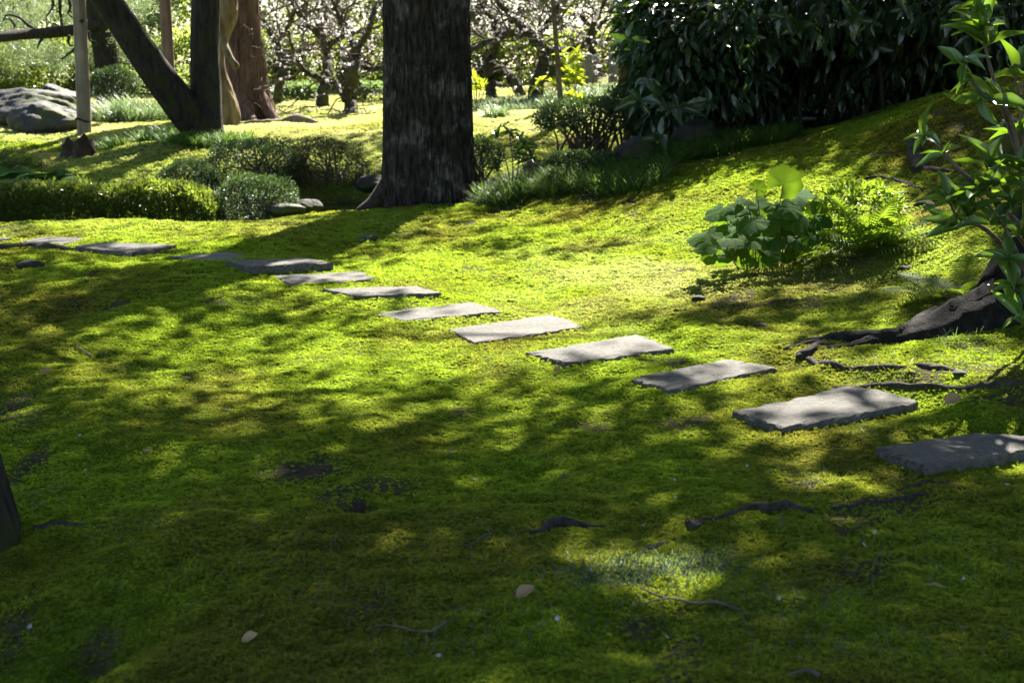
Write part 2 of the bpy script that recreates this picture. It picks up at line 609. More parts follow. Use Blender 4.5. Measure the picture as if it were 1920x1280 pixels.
M_GROUND = mossmat('moss_ground', True)
M_MOSS = mossmat('moss_tufts', False)
M_STONE = stonemat('slab_stone', (.060, .054, .043), (.21, .192, .158), (.04, .048, .012), .64, 38, 1.0)
M_ROCK = stonemat('grey_rock', (.028, .027, .025), (.095, .09, .083), (.06, .068, .012), .50, 9, 1.0)
M_PALEROCK = stonemat('pale_rock', (.12, .115, .105), (.24, .23, .21), None, .5, 12, .6)
M_DROCK = stonemat('dark_rock', (.014, .013, .012), (.05, .046, .041), (.03, .042, .008), .52, 14, 1.0)
M_BIGBARK = bigbark('big_trunk_bark')
M_DARKBARK = barkmat('dark_bark', (.015, .013, .010), (.05, .042, .03), None, .22, 20, 1.0, (.03, .035, .008))
M_CEDAR = barkmat('red_cedar_bark', (.055, .03, .02), (.19, .115, .08), (.26, .18, .13), .08, 18, .8)
M_STUMP = barkmat('rotten_stump', (.02, .014, .009), (.08, .055, .035), (.16, .11, .07), .25, 20, 1.0)
M_HOLLOW = barkmat('weathered_wood', (.10, .065, .03), (.30, .22, .11), (.40, .31, .19), .2, 10, .6)
M_POST = barkmat('peeled_post', (.17, .13, .09), (.31, .255, .185), None, .06, 14, .3)
M_POSTR = barkmat('brown_post', (.12, .075, .05), (.24, .16, .115), None, .06, 14, .3)
M_PLUM = barkmat('plum_bark', (.03, .027, .02), (.10, .088, .065), (.16, .15, .11), .6, 16, .7, (.07, .075, .02))
M_TWIG = barkmat('twig_bark', (.07, .052, .038), (.18, .14, .105), None, .6, 20, .3)
M_ROOT = barkmat('root_bark', (.022, .018, .013), (.075, .062, .048), (.14, .122, .10), .7, 26, 1.0)
M_SHADEROOT = barkmat('shaded_root_bark', (.008, .006, .005), (.03, .025, .02), (.07, .06, .048), .5, 24, 1.0)  # root bark with the shrub's shade put into its darker colour
M_STEM = barkmat('green_stem', (.10, .12, .04), (.19, .20, .08), None, .5, 20, .2)
M_CONCRETE = stonemat('concrete_post', (.24, .23, .20), (.38, .365, .33), None, .6, 25, .2)
M_CANOPY = leafmat('oak_leaf', (.03, .06, .012), (.055, .09, .02), (.08, .14, .02), .2)
M_HEDGE = leafmat('clipped_hedge_leaf', (.055, .095, .018), (.12, .15, .035), (.30, .40, .04), .42, .32, .6)
M_HEDGER = leafmat('reddish_hedge_leaf', (.09, .07, .025), (.13, .11, .04), (.28, .24, .05), .35, .4, .4)
M_AZALEA = leafmat('azalea_leaf', (.045, .075, .03), (.095, .13, .06), (.12, .20, .04), .3, .5, .5)
M_AUCUBA = leafmat('aucuba_leaf', (.02, .045, .018), (.04, .075, .03), (.12, .24, .02), .2, .3, .9, (.16, .19, .04))
M_SHRUB = leafmat('glossy_shrub_leaf', (.04, .085, .025), (.07, .125, .04), (.24, .42, .02), .38, .25, .9)
M_BUTTER = leafmat('butterbur_leaf', (.026, .085, .012), (.05, .12, .018), (.28, .46, .02), .36, .7, .04)
add_veins(M_BUTTER, 9)
M_FERN = leafmat('fern_frond', (.06, .12, .02), (.10, .16, .03), (.34, .50, .03), .5, .45, .4)
M_LIME = leafmat('young_bright_leaf', (.10, .17, .01), (.16, .22, .015), (.55, .65, .03), .55, .4, .4)
M_GRASS = leafmat('mondo_grass', (.042, .09, .018), (.085, .15, .03), (.22, .38, .05), .4, .45, .3)
M_PALEGRASS = leafmat('pale_grass', (.09, .15, .06), (.16, .22, .10), (.28, .40, .12), .4, .4, .5)
M_TURFBLADE = leafmat('blue_green_blade', (.04, .08, .045), (.085, .125, .07), (.17, .27, .10), .4, .5, .25)
M_PINE = leafmat('pine_needle', (.08, .13, .06), (.14, .19, .09), (.36, .46, .18), .42, .4, .5)
M_BGLEAF = leafmat('background_leaf', (.06, .10, .02), (.12, .16, .03), (.55, .66, .12), .55, .35, .6, None, 1.0)
M_BGDARK = leafmat('background_dark_leaf', (.03, .06, .015), (.07, .11, .03), (.36, .46, .04), .45, .3, .6, None, 1.0)
M_BLOSSOM = leafmat('plum_blossom', (.80, .76, .70), (.84, .78, .76), (.92, .88, .84), .6, .7, .1)
M_PETAL = leafmat('fallen_petal', (.42, .33, .41), (.5, .44, .5), (.5, .4, .45), .3, .6, .2)
M_DEAD = leafmat('dead_leaf', (.30, .19, .10), (.40, .27, .15), (.4, .25, .1), .25, .6, .3)
M_LITTER = leafmat('litter_crumb', (.05, .035, .02), (.20, .14, .085), (.2, .13, .06), .2, .7, .2)


def watermat():
    m, N, L, B, O = mat_new('dark_pond_water')
    B.inputs['Base Color'].default_value = (.008, .010, .007, 1)
    B.inputs['Roughness'].default_value = .06
    bp = N.new('ShaderNodeBump'); bp.inputs['Strength'].default_value = .1
    L.new(tex_noise(N, L, 14, 2, posn(N)), bp.inputs['Height']); L.new(bp.outputs[0], B.inputs['Normal'])
    return m


M_WATER = watermat()

# ------------------------------------------------------------------ bare soil, moss species, light map
BARE = []
for (px, py, wx, wy, s) in [(560, 880, 110, 32, 1), (600, 870, 50, 25, 1), (670, 958, 22, 12, 1), (1190, 1190, 75, 45, .9), (40, 1180, 60, 90, .9),
                            (180, 1235, 50, 30, .8), (945, 388, 60, 16, 1), (640, 388, 60, 12, .9), (200, 478, 120, 9, .8), (690, 452, 45, 8, .9),
                            (60, 500, 60, 8, .8), (1590, 480, 130, 18, .8), (1420, 492, 110, 16, .9), (1760, 300, 70, 30, .7), (1780, 345, 90, 30, .6),
                            (1680, 390, 60, 20, .6), (1750, 695, 120, 14, .8), (1830, 640, 100, 30, .7), (1620, 640, 120, 12, .5), (1330, 480, 60, 10, .5),
                            (30, 900, 40, 120, .9), (700, 240, 60, 6, .6), (250, 285, 60, 10, .7), (1000, 245, 120, 10, .7), (1850, 700, 80, 30, .6)]:
    c = ground(px, py); ax = c[1] / FPX * wx
    c2 = ground(px, py - wy) if py - wy > 170 else c + np.array([0, .8, 0])
    BARE.append((c[0], c[1], ax, max(.08, min(c2[1] - c[1], 1.2)), s))


def bare_at(X, Y):
    b = np.zeros_like(X)
    wob = (fbm(X * 5, Y * 5, 21, 3) - .5) * 1.3
    for x, y, ax, ay, s in BARE:
        d = np.sqrt(((X - x) / ax) ** 2 + ((Y - y) / ay) ** 2) + wob
        b = np.maximum(b, s * np.clip((1.1 - d) / .9, 0, 1))
    sp = fbm(X * 3.1 + 50, Y * 2.3, 31, 4)
    b = np.maximum(b, np.clip((sp - .69) / .09, 0, 1) * .8)
    return b


def grid_lookup(px, py, xs, ys, T):
    px = np.clip(px, xs[0], xs[-1] - 1e-3); py = np.clip(py, ys[0], ys[-1] - 1e-3)
    i = np.clip(((px - xs[0]) / (xs[1] - xs[0])).astype(int), 0, len(xs) - 2)
    j = np.clip(np.searchsorted(ys, py, 'right') - 1, 0, len(ys) - 2)
    fx = (px - xs[i]) / (xs[i + 1] - xs[i]); fy = (py - ys[j]) / (ys[j + 1] - ys[j])
    return (T[j, i] * (1 - fx) + T[j, i + 1] * fx) * (1 - fy) + (T[j + 1, i] * (1 - fx) + T[j + 1, i + 1] * fx) * fy


XS = np.arange(0, 1921, 120.0)
YS_ = np.array([220, 280, 330, 380, 420, 450, 480, 520, 560, 600, 640, 680, 720, 780, 840, 900, 1000, 1080, 1160, 1280.0])
LT = np.array([
    [.9, .9, .9, .9, .9, .8, .7, .7, .8, .8, .5, .3, .25, .25, .25, .25, .3],
    [.9, .9, .9, .6, .4, .4, .4, .5, .35, .4, .4, .4, .3, .28, .25, .25, .3],
    [.9, .9, .9, .6, .3, .2, .3, .3, .45, .45, .45, .45, .35, .35, .22, .25, .3],
    [.9, .9, .9, .8, .5, .2, .2, .3, .3, .4, .5, .75, .7, .6, .3, .35, .3],
    [.9, .9, .9, .85, .6, .4, .3, .6, .8, .9, .85, 1., .9, .9, .7, .6, .4],
    [.8, .8, .75, .6, .5, .35, .45, .7, .9, .7, .7, .9, .9, .8, .8, .8, .4],
    [.4, .5, .5, .5, .4, .4, .6, .95, .6, .75, .95, .8, .5, .3, .5, .8, .4],
    [.3, .25, .3, .4, .5, .7, .8, .95, .95, 1, 1, .95, .9, .7, .6, .5, .3],
    [.2, .3, .35, .4, .45, .6, .8, .95, 1, 1, .9, .75, .6, .5, .6, .4, .1],
    [.3, .4, .3, .3, .5, .5, .6, .8, .9, .95, .6, .4, .5, .5, .3, .1, .1],
    [.25, .4, .4, .45, .6, .6, .65, .9, .95, .8, .9, .7, .8, .4, .6, .8, .6],
    [.25, .4, .45, .5, .55, .75, .6, .85, 1, .9, .6, .6, .6, .8, .95, .95, .7],
    [.25, .35, .45, .5, .5, .65, .6, .8, .6, .4, .4, .45, .6, .7, .85, .7, .5],
    [.2, .3, .45, .5, .45, .4, .6, .3, .25, .3, .3, .4, .5, .5, .35, .5, .5],
    [.1, .2, .25, .25, .2, .15, .15, .2, .2, .3, .3, .3, .4, .5, .25, .12, .1],
    [.05, .15, .15, .15, .12, .1, .12, .2, .25, .3, .2, .2, .3, .4, .25, .15, .1],
    [.1, .15, .4, .15, .2, .15, .15, .2, .3, .25, .2, .2, .15, .1, .1, .1, .1],
    [.15, .15, .15, .25, .3, .2, .15, .2, .3, .6, .8, .7, .3, .15, .12, .1, .1],
    [.1, .12, .15, .15, .15, .2, .35, .25, .3, .3, .25, .15, .15, .15, .1, .1, .1],
    [.05, .08, .15, .2, .25, .35, .35, .2, .25, .3, .5, .5, .25, .2, .15, .12, .1]])
LT[6:14, 0:5] *= np.array([.62, .65, .7, .75, .9])
LT[0:3, 12:] *= .6
LT[1:3, 8:12] *= 1.3
# flecks of sun (picture position, half sizes) and strips of shade that the coarse table cannot hold
FLECK = [(270, 1000, 60, 28, .6), (1230, 1070, 190, 38, .95), (1270, 1245, 90, 40, .8), (690, 805, 85, 16, .85), (1570, 775, 60, 18, .9), (1560, 905, 90, 28, .75),
         (480, 1075, 110, 24, .3), (640, 1205, 120, 22, .3), (240, 600, 60, 8, .7), (350, 660, 60, 8, .8), (600, 650, 90, 16, .95), (1470, 840, 80, 18, .75),
         (900, 690, 110, 26, 1.), (1650, 690, 190, 24, 1.), (1790, 660, 90, 18, .9), (1080, 1060, 60, 16, .8), (900, 1000, 50, 14, .35),
         (450, 440, 150, 8, .8), (210, 500, 60, 6, .8), (480, 525, 70, 7, .9), (1885, 770, 60, 60, .95), (1900, 850, 45, 45, .9), (1735, 805, 40, 22, .6), (1860, 690, 70, 40, .85), (1750, 500, 50, 40, .95), (1560, 400, 160, 70, 1.), (1700, 440, 70, 40, 1.), (1380, 400, 110, 60, 1.)]
SHADE = [(1330, 590, 190, 13, .2), (1480, 570, 140, 12, .25), (1150, 470, 70, 12, .45), (1040, 490, 60, 10, .45), (940, 470, 60, 9, .4), (1570, 530, 110, 10, .35),
         (880, 740, 260, 22, .28), (1240, 760, 190, 26, .25), (700, 570, 60, 10, .4), (760, 620, 70, 12, .5), (1500, 730, 70, 16, .35), (620, 840, 130, 26, .08), (1800, 760, 120, 26, .12),
         (1620, 650, 130, 9, .4), (300, 560, 200, 10, .25), (350, 625, 120, 8, .3)]


def light_at(X, Y):
    Z = base_z(X, Y)
    px, py = project(X, Y, Z)
    L = grid_lookup(px, py, XS, YS_, LT)
    wx = px + (fbm(X * 4, Y * 3, 61, 3) - .5) * 120
    wy = py + (fbm(X * 4 + 9, Y * 3, 62, 3) - .5) * 24
    for a, b, w, h, v in SHADE:
        k = np.exp(-(((wx - a) / w) ** 2 + ((wy - b) / h) ** 2) ** 1.5 * .7)
        L = L * (1 - k) + v * k
    for a, b, w, h, v in FLECK:
        k = np.exp(-(((wx - a) / w) ** 2 + ((wy - b) / h) ** 2) ** 1.5 * .7)
        L = np.maximum(L, L * (1 - k) + v * k)
    L = L * (1 - .82 * np.clip((py - 760) / 120, 0, 1)) ** np.where(L > .6, .1, 1)
    L = np.where(L > .55, np.minimum(1, .55 + (L - .55) * 1.5), L)
    # beyond the left ridge: mounds of azalea and the pond lie in shade, hedge and lawn in sun
    behind = (Y > 12.4) & (px < 900)
    mound = np.exp(-(((X + 2.0) / 1.15) ** 2 + ((Y - 14.2) / 1.1) ** 2) ** 2)
    mound = np.maximum(mound, np.exp(-(((X + .6) / 1.0) ** 2 + ((Y - 13.8) / .8) ** 2) ** 2))
    mound = np.maximum(mound, .8 * np.exp(-(((X + 1.9) / .9) ** 2 + ((Y - 16.2) / .8) ** 2) ** 2))
    L = np.where(behind, .95 - .72 * mound, L)
    return np.clip(L, .02, 1)


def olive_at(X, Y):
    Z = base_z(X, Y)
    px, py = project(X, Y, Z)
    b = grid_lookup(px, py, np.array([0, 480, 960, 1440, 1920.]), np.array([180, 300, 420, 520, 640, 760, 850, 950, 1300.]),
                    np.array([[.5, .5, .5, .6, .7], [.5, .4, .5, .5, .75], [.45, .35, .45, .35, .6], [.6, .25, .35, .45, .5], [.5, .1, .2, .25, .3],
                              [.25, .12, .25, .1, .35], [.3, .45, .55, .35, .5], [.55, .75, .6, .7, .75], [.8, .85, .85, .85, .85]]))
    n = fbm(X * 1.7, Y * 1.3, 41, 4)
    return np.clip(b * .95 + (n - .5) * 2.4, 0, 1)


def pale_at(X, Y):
    # drier straw-coloured moss plus painted-in sun brightness on the bank and the ridge
    dry_lit = .5 * np.exp(-((X - .95) / 1.3) ** 2 - ((Y - 8.6) / 1.3) ** 2) + .35 * np.exp(-((X + 3.4) / 2.2) ** 2 - ((Y - 11.4) / .7) ** 2)
    dry_lit = dry_lit * np.clip(.7 + (fbm(X * 2.2, Y * 1.6, 55, 3) - .5) * 2.5, 0, 1.3)
    return dry_lit + np.clip((Y - 13.2) / 5, 0, 1) * np.clip(.78 + (fbm(X * .9, Y * .9, 51, 3) - .5) * 2, 0, 1)


# ------------------------------------------------------------------ ground sheet
def build_ground():
    Y = np.concatenate([np.linspace(-6, 2.4, 24), np.geomspace(2.45, 14, 400), np.geomspace(14.05, 45, 130), np.geomspace(47, 600, 24)])
    t = np.concatenate([-np.geomspace(12, 1.06, 22), np.linspace(-1.03, 1.03, 330), np.geomspace(1.06, 12, 22)])
    W = .5 + .40 * np.maximum(Y, 0)
    W = np.where(Y < 0, .5 + .05 * -Y, W)
    YY = np.repeat(Y[:, None], len(t), 1); XX = W[:, None] * t[None, :]
    ZZ = gz(XX, YY)
    V = np.stack([XX, YY, ZZ], -1).reshape(-1, 3)
    n, k = len(Y), len(t)
    i = np.arange(n - 1)[:, None] * k; j = np.arange(k - 1)[None, :]
    F = np.stack([i + j, i + j + 1, i + k + j + 1, i + k + j], -1).reshape(-1, 4)
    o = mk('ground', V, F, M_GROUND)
    o['kind'] = 'structure'
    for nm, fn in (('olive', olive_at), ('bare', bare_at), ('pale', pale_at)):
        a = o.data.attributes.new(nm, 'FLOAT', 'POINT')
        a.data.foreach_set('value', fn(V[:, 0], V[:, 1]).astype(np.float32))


build_ground()

# ------------------------------------------------------------------ stepping stones
STONE_POLY = []


def inside_stone(X, Y, grow=0.0):
    ins = np.zeros(X.shape, bool)
    for q in STONE_POLY:
        c = q.mean(0)
        m = np.ones(X.shape, bool)
        for i in range(4):
            a, b = q[i], q[(i + 1) % 4]
            e = b - a; nrm = np.array([-e[1], e[0]]) / np.linalg.norm(e)
            if np.dot(nrm, c - a) < 0: nrm = -nrm
            m &= ((X - a[0]) * nrm[0] + (Y - a[1]) * nrm[1]) > -grow
        ins |= m
    return ins


STONE_LABEL = [
    'sliver of a stepping stone cut off by the left edge beside the low hedge',
    'farthest whole stepping stone, pale thin slab sunk in sunny moss near the hedge',
    'raised far stepping stone with a dark front edge above bare soil and a root',
    'flat far stepping stone half in shade, third whole slab from the hedge end',
    'thick raised stepping stone with a dark chipped front face, fourth from the hedge end',
    'pale sunlit stepping stone sunk flush, just in front of the thick raised slab',
    'thin stepping stone with dark undercut left edge, sixth whole slab from the hedge end',
    'long narrow stepping stone flush with bright moss, seventh from the hedge end',
    'sunlit stepping stone in the middle of the picture with a chipped right corner',
    'raised sunny stepping stone with a dark hole near its left side',
    'grey stepping stone with ragged front edge beside the bent tree root',
    'large shaded stepping stone with one bright fleck of sun on it',
    'nearest stepping stone, dark and fully shaded, cut off by the right edge']


def build_stones():
    for si, (q, zt, th) in enumerate(STONES):
        C = np.array([onz(px, py, zt)[:2] for px, py in q])
        ztop = zt
        STONE_POLY.append(C)
        n = 22
        ring = []
        for e in range(4):
            a, b = C[e], C[(e + 1) % 4]
            for s in range(n):
                ring.append(a * (1 - s / n) + b * s / n)
        ring = np.array(ring)
        c = C.mean(0)
        m = len(ring)
        r0 = unit(ring - c)
        s = np.arange(m)
        def per(sc, sd): return noise2(np.cos(s / m * 2 * math.pi) * sc + 7 * si, np.sin(s / m * 2 * math.pi) * sc, sd) - .5
        off = per(5, si) * .018 + per(16, si + 20) * .014
        out = ring + r0 * off[:, None]
        chip = np.maximum(per(9, si + 50) - .22, 0) * .05
        rings = []
        org = np.array([c[0], c[1], ztop - th])
        lay = [(1.0, -th - .03, .0, 0), (1.0, -th * .5, .010, 1), (1.0, -.012, .004, 2), (1.0, -.003, .001, 3), (1.0, 0, -.004, 4),
               (.86, .001, 0, 5), (.7, .002, 0, 6), (.5, .003, 0, 7), (.28, .002, 0, 8), (.1, .002, 0, 9)]
        V = []
        for sc, dz, o, k in lay:
            jit = (o + per(20, si + 9 * k) * .012) if k < 4 else np.full(m, o)
            p = c + (out + r0 * jit[:, None] - c) * sc
            z = ztop + dz + (fbm(p[:, 0] * 9, p[:, 1] * 9, si, 3) - .5) * (.005 if k > 2 else .012) - (chip if k in (3, 4) else 0)
            V.append(np.c_[p, z])
        V = np.concatenate(V)
        V = np.vstack([V, [c[0], c[1], ztop]])
        F = []
        for k in range(len(lay) - 1):
            for a in range(m):
                F.append((k * m + a, k * m + (a + 1) % m, (k + 1) * m + (a + 1) % m, (k + 1) * m + a))
        k = len(lay) - 1
        F += [(k * m + a, k * m + (a + 1) % m, len(V) - 1) for a in range(m)]
        # orientation: make it face up
        area = 0.5 * np.sum(C[:, 0] * np.roll(C[:, 1], -1) - np.roll(C[:, 0], -1) * C[:, 1])
        if area < 0: F = [tuple(reversed(f)) for f in F]
        o = mk('stepping_stone', V, F, M_STONE, org=org, smooth=False)
        tag(o, STONE_LABEL[si], 'stepping stone', 'stepping stones across the moss')


build_stones()


# ------------------------------------------------------------------ moss cover (uncountable: instanced tufts)
def tuft(seed, blades, up, wid, spread):
    r = np.random.default_rng(seed)
    n = blades
    az = r.uniform(0, 2 * math.pi, n); el = np.radians(r.uniform(up[0], up[1], n))
    D = np.stack([np.cos(az) * np.cos(el), np.sin(az) * np.cos(el), np.sin(el)], -1)
    P = np.stack([r.uniform(-1, 1, n) * spread, r.uniform(-1, 1, n) * spread, r.uniform(-.3, .15, n)], -1)
    Nn = np.array([0, 0, 1.0]) + r.normal(size=(n, 3)) * .3
    return scatter(*LEAF4, P, D, Nn, r.uniform(.55, 1.05, n), wid)


def instancer(name, src, P, rot, scl, extra=None, kind='stuff'):
    col = bpy.data.collections.new(name + '_pieces')
    for o in src: col.objects.link(o)
    me = bpy.data.meshes.new(name)
    me.vertices.add(len(P)); me.vertices.foreach_set('co', P.astype(np.float32).ravel())
    a = me.attributes.new('rot', 'FLOAT_VECTOR', 'POINT'); a.data.foreach_set('vector', rot.astype(np.float32).ravel())
    a = me.attributes.new('scl', 'FLOAT', 'POINT'); a.data.foreach_set('value', scl.astype(np.float32))
    a = me.attributes.new('idx', 'INT', 'POINT'); a.data.foreach_set('value', rng.integers(0, len(src), len(P)).astype(np.int32))
    for k, v in (extra or {}).items():
        a = me.attributes.new(k, 'FLOAT', 'POINT'); a.data.foreach_set('value', v.astype(np.float32))
    o = put(bpy.data.objects.new(name, me))
    ng = bpy.data.node_groups.new(name + '_nodes', 'GeometryNodeTree')
    ng.interface.new_socket('Geometry', in_out='INPUT', socket_type='NodeSocketGeometry')
    ng.interface.new_socket('Geometry', in_out='OUTPUT', socket_type='NodeSocketGeometry')
    N, L = ng.nodes, ng.links
    gi = N.new('NodeGroupInput'); go = N.new('NodeGroupOutput')
    ip = N.new('GeometryNodeInstanceOnPoints'); ci = N.new('GeometryNodeCollectionInfo')
    ci.inputs['Collection'].default_value = col
    ci.inputs['Separate Children'].default_value = True
    ci.inputs['Reset Children'].default_value = True
    ip.inputs['Pick Instance'].default_value = True

    def named(n, t):
        a = N.new('GeometryNodeInputNamedAttribute'); a.data_type = t; a.inputs['Name'].default_value = n
        return a.outputs['Attribute']
    L.new(gi.outputs[0], ip.inputs['Points']); L.new(ci.outputs[0], ip.inputs['Instance'])
    L.new(named('idx', 'INT'), ip.inputs['Instance Index'])
    L.new(named('rot', 'FLOAT_VECTOR'), ip.inputs['Rotation']); L.new(named('scl', 'FLOAT'), ip.inputs['Scale'])
    L.new(ip.outputs[0], go.inputs[0])
    md = o.modifiers.new('instances', 'NODES'); md.node_group = ng
    o['kind'] = kind
    return o


def sample_ground(n, y0, y1, power, half=.40, pad=.35):
    """points on the ground, density falling with distance: pdf of Y ~ Y**power"""
    u = rng.random(n)
    p = power + 1
    Y = np.exp(np.log(y0) + u * np.log(y1 / y0)) if abs(p) < 1e-6 else (y0 ** p + u * (y1 ** p - y0 ** p)) ** (1 / p)
    X = rng.uniform(-1, 1, n) * (half * Y * 1.0 + pad)
    return X, Y


def build_moss():
    src = []
    for s in range(5):
        V, F = tuft(100 + s, 22, (5, 75), .34, .5)
        me = new_mesh('moss_tuft', V, F, True); me.materials.append(M_MOSS)
        src.append(bpy.data.objects.new('moss_tuft', me))
    n = 640000
    X, Y = sample_ground(n, 2.35, 27, -.85)
    z = base_z(X, Y)
    px, py = project(X, Y, z)
    b = bare_at(X, Y)
    keep = (rng.random(n) > b * .96) & ~inside_stone(X, Y, .004)
    X, Y = X[keep], Y[keep]
    Z = gz(X, Y)
    r = np.maximum(.0078, .00138 * Y) * rng.uniform(.6, 1.4, len(X))
    r = np.minimum(r, .028)
    oc = fbm(X * 9, Y * 9, 77, 2)
    r = r * (.65 + .7 * oc)
    rot = np.stack([rng.normal(0, .25, len(X)), rng.normal(0, .25, len(X)), rng.uniform(0, 6.28, len(X))], -1)
    ol = np.clip(olive_at(X, Y) + rng.normal(0, .12, len(X)), 0, 1)
    ex, ey = [], []
    for q in STONE_POLY:
        c = q.mean(0)
        for i in range(4):
            m = 170
            u = rng.random(m)[:, None]
            p = q[i] * (1 - u) + q[(i + 1) % 4] * u
            o_ = unit(p - c)
            p = p + o_ * (rng.exponential(.02, m) - .014)[:, None]
            k = noise2(p[:, 0] * 9, p[:, 1] * 9, 12) > .42
            ex.append(p[k, 0]); ey.append(p[k, 1])
    ex, ey = np.concatenate(ex), np.concatenate(ey)
    m = len(ex)
    X = np.r_[X, ex]; Y = np.r_[Y, ey]; Z = np.r_[Z, gz(ex, ey) + .004]
    r = np.r_[r, np.maximum(.011, .0019 * ey) * rng.uniform(.7, 1.3, m)]
    rot = np.vstack([rot, np.stack([rng.normal(0, .3, m), rng.normal(0, .3, m), rng.uniform(0, 6.28, m)], -1)])
    ol = np.r_[ol, np.clip(olive_at(ex, ey), 0, 1)]
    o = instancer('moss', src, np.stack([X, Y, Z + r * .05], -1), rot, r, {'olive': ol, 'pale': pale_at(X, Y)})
    o['label'] = 'bright green and olive moss carpet over the ground'
    o['category'] = 'moss'


build_moss()


# ------------------------------------------------------------------ trees with their crowns (the crowns cast the shade)
TREES = {}
CROWN_H = (5.2, 8.5)


def canopy_points():
    """unseen tree-top leaves, set by the light map to shade ground along the sun"""
    P = []
    # region of ground: forward strip and slope, widened behind the camera to block sky
    X0, X1, Y0, Y1 = -6.5, 7.0, -2.5, 17.0
    tau_max = 6.0
    leaf_a = .092 * .14 * .5 * .5
    sinE = math.sin(SUN_EL)
    n = int((X1 - X0) * (Y1 - Y0) * sinE * tau_max / leaf_a)
    X = rng.uniform(X0, X1, n); Y = rng.uniform(Y0, Y1, n)
    L = light_at(X, Y)
    edge = np.clip((np.abs(X) - (.36 * Y + 1.2)) / 1.5, 0, 1)
    L = L * (1 - edge) + .14 * edge
    tau = -np.log(L)
    cl = fbm(X * 6.0, Y * 3.6, 91, 3)
    amp = np.clip(L * 2.6, .2, 1.0) * np.clip((1 - L) * 3, .3, 1)
    tau = tau * np.clip(1 + amp * (cl - .5) * 2.8, .12, 2.2) * 1.35
    keep = rng.random(n) < tau / tau_max
    X, Y = X[keep], Y[keep]
    H = rng.uniform(*CROWN_H, len(X)) + (fbm(X * .8, Y * .8, 93, 2) - .5) * 2
    G = np.stack([X, Y, base_z(X, Y)], -1)
    return G + SUN[None, :] * (H / SUN[2])[:, None]


CAN = canopy_points()


def limb_path(a, b, n, wig):
    t = np.linspace(0, 1, n)[:, None]
    p = a * (1 - t) + b * t
    p[:, 2] += (np.sin(t[:, 0] * math.pi) * np.linalg.norm(b - a) * .08)
    p[1:-1] += rng.normal(size=(n - 2, 3)) * wig
    return spline(p, n * 3)


def crown_for(tree, pts, top, r0, bark):
    """limbs reaching into the leaves, and the leaves themselves as one crown"""
    if len(pts) == 0: return
    k = int(np.clip(len(pts) / 2500, 4, 12))
    c = pts[rng.choice(len(pts), k, replace=False)]
    tubes = []
    for e in c:
        mid = top * .5 + e * .5 + np.array([0, 0, .2])
        p = limb_path(top + np.array([0, 0, rng.uniform(-.6, 0)]), e, 6, .12)
        tubes.append(tube(p, np.linspace(r0, .015, len(p)), 6))
        for _ in range(3):
            i = rng.integers(6, len(p) - 3)
            q = p[i] + rng.normal(size=3) * np.array([.8, .8, .3])
            pp = limb_path(p[i], q, 4, .06)
            tubes.append(tube(pp, np.linspace(.014, .006, len(pp)), 5))
    mkt('limb', tubes, bark, tree)
    n = len(pts)
    D = unit(rng.normal(size=(n, 3)) + np.array([0, 0, -.3])); Nn = rand_unit(n) + np.array([0, 0, .8])
    V, F = scatter(*LEAF4, pts, D, Nn, rng.uniform(.11, .17, n), rng.uniform(.075, .11, n))
    mk('crown', V, F, M_CANOPY, tree, kind='stuff')  # unseen leaves, laid out to cast the mapped sun and shade


def bark_trunk(path, rad, k, n, amp, fur, seed, flare=None):
    """tall displaced trunk with vertical furrows; flare: list of (angle, strength, height)"""
    path = spline(path, n); rad = np.interp(np.linspace(0, 1, n), np.linspace(0, 1, len(rad)), rad)
    th = np.arange(k) * 2 * math.pi / k
    s = np.cumsum(np.r_[0, np.linalg.norm(np.diff(path, axis=0), axis=1)])
    TH, S = np.meshgrid(th, s)
    cx, sx = np.cos(TH), np.sin(TH)
    f1 = fbm(cx * fur + 31 + S * .9, sx * fur + S * 1.3 + seed, seed, 3)
    f2 = fbm(cx * fur * 2.3 - S * .7, sx * fur * 2.3 + S * 3.1 + seed, seed + 9, 3)
    lump = fbm(cx * 1.2 + S * .5, sx * 1.2 + S * .4, seed + 4, 2)
    ridge = np.abs(f1 - .5) * 2
    r = rad[:, None] * (1 + (lump - .5) * .14) + amp * (np.minimum(ridge * 2.2, 1) - .6) + amp * .7 * (f2 - .5)
    if flare:
        for ang, st, h in flare:
            d = np.abs((TH - ang + math.pi) % (2 * math.pi) - math.pi)
            r = r + st * np.exp(-(d / .33) ** 2) * np.exp(-S / h)
    V = np.stack([path[:, 0:1] + cx * r, path[:, 1:2] + sx * r, path[:, 2:3] + 0 * r], -1).reshape(-1, 3)
    i = np.arange(n - 1)[:, None] * k; j = np.arange(k)[None, :]; j2 = (j + 1) % k
    F = np.stack([i + j, i + j2, i + k + j2, i + k + j], -1).reshape(-1, 4)
    return V, F


# owners of the overhead leaves
OWN = {}
b = foot(806, 13.2); OWN['big'] = b
b = foot(378, 16.9); OWN['lean'] = b
b = foot(2060, 6.7); OWN['right'] = b
b = foot(-114, 4.05); OWN['left'] = b
b = foot(1176, 22.5); OWN['backright'] = b
b = foot(1560, 19.5); OWN['slope'] = b
names = list(OWN)
cent = np.array([OWN[n][:2] for n in names])
d2 = ((CAN[:, None, :2] - cent[None]) ** 2).sum(-1)
own = d2.argmin(1)
CANP = {n: CAN[own == i] for i, n in enumerate(names)}


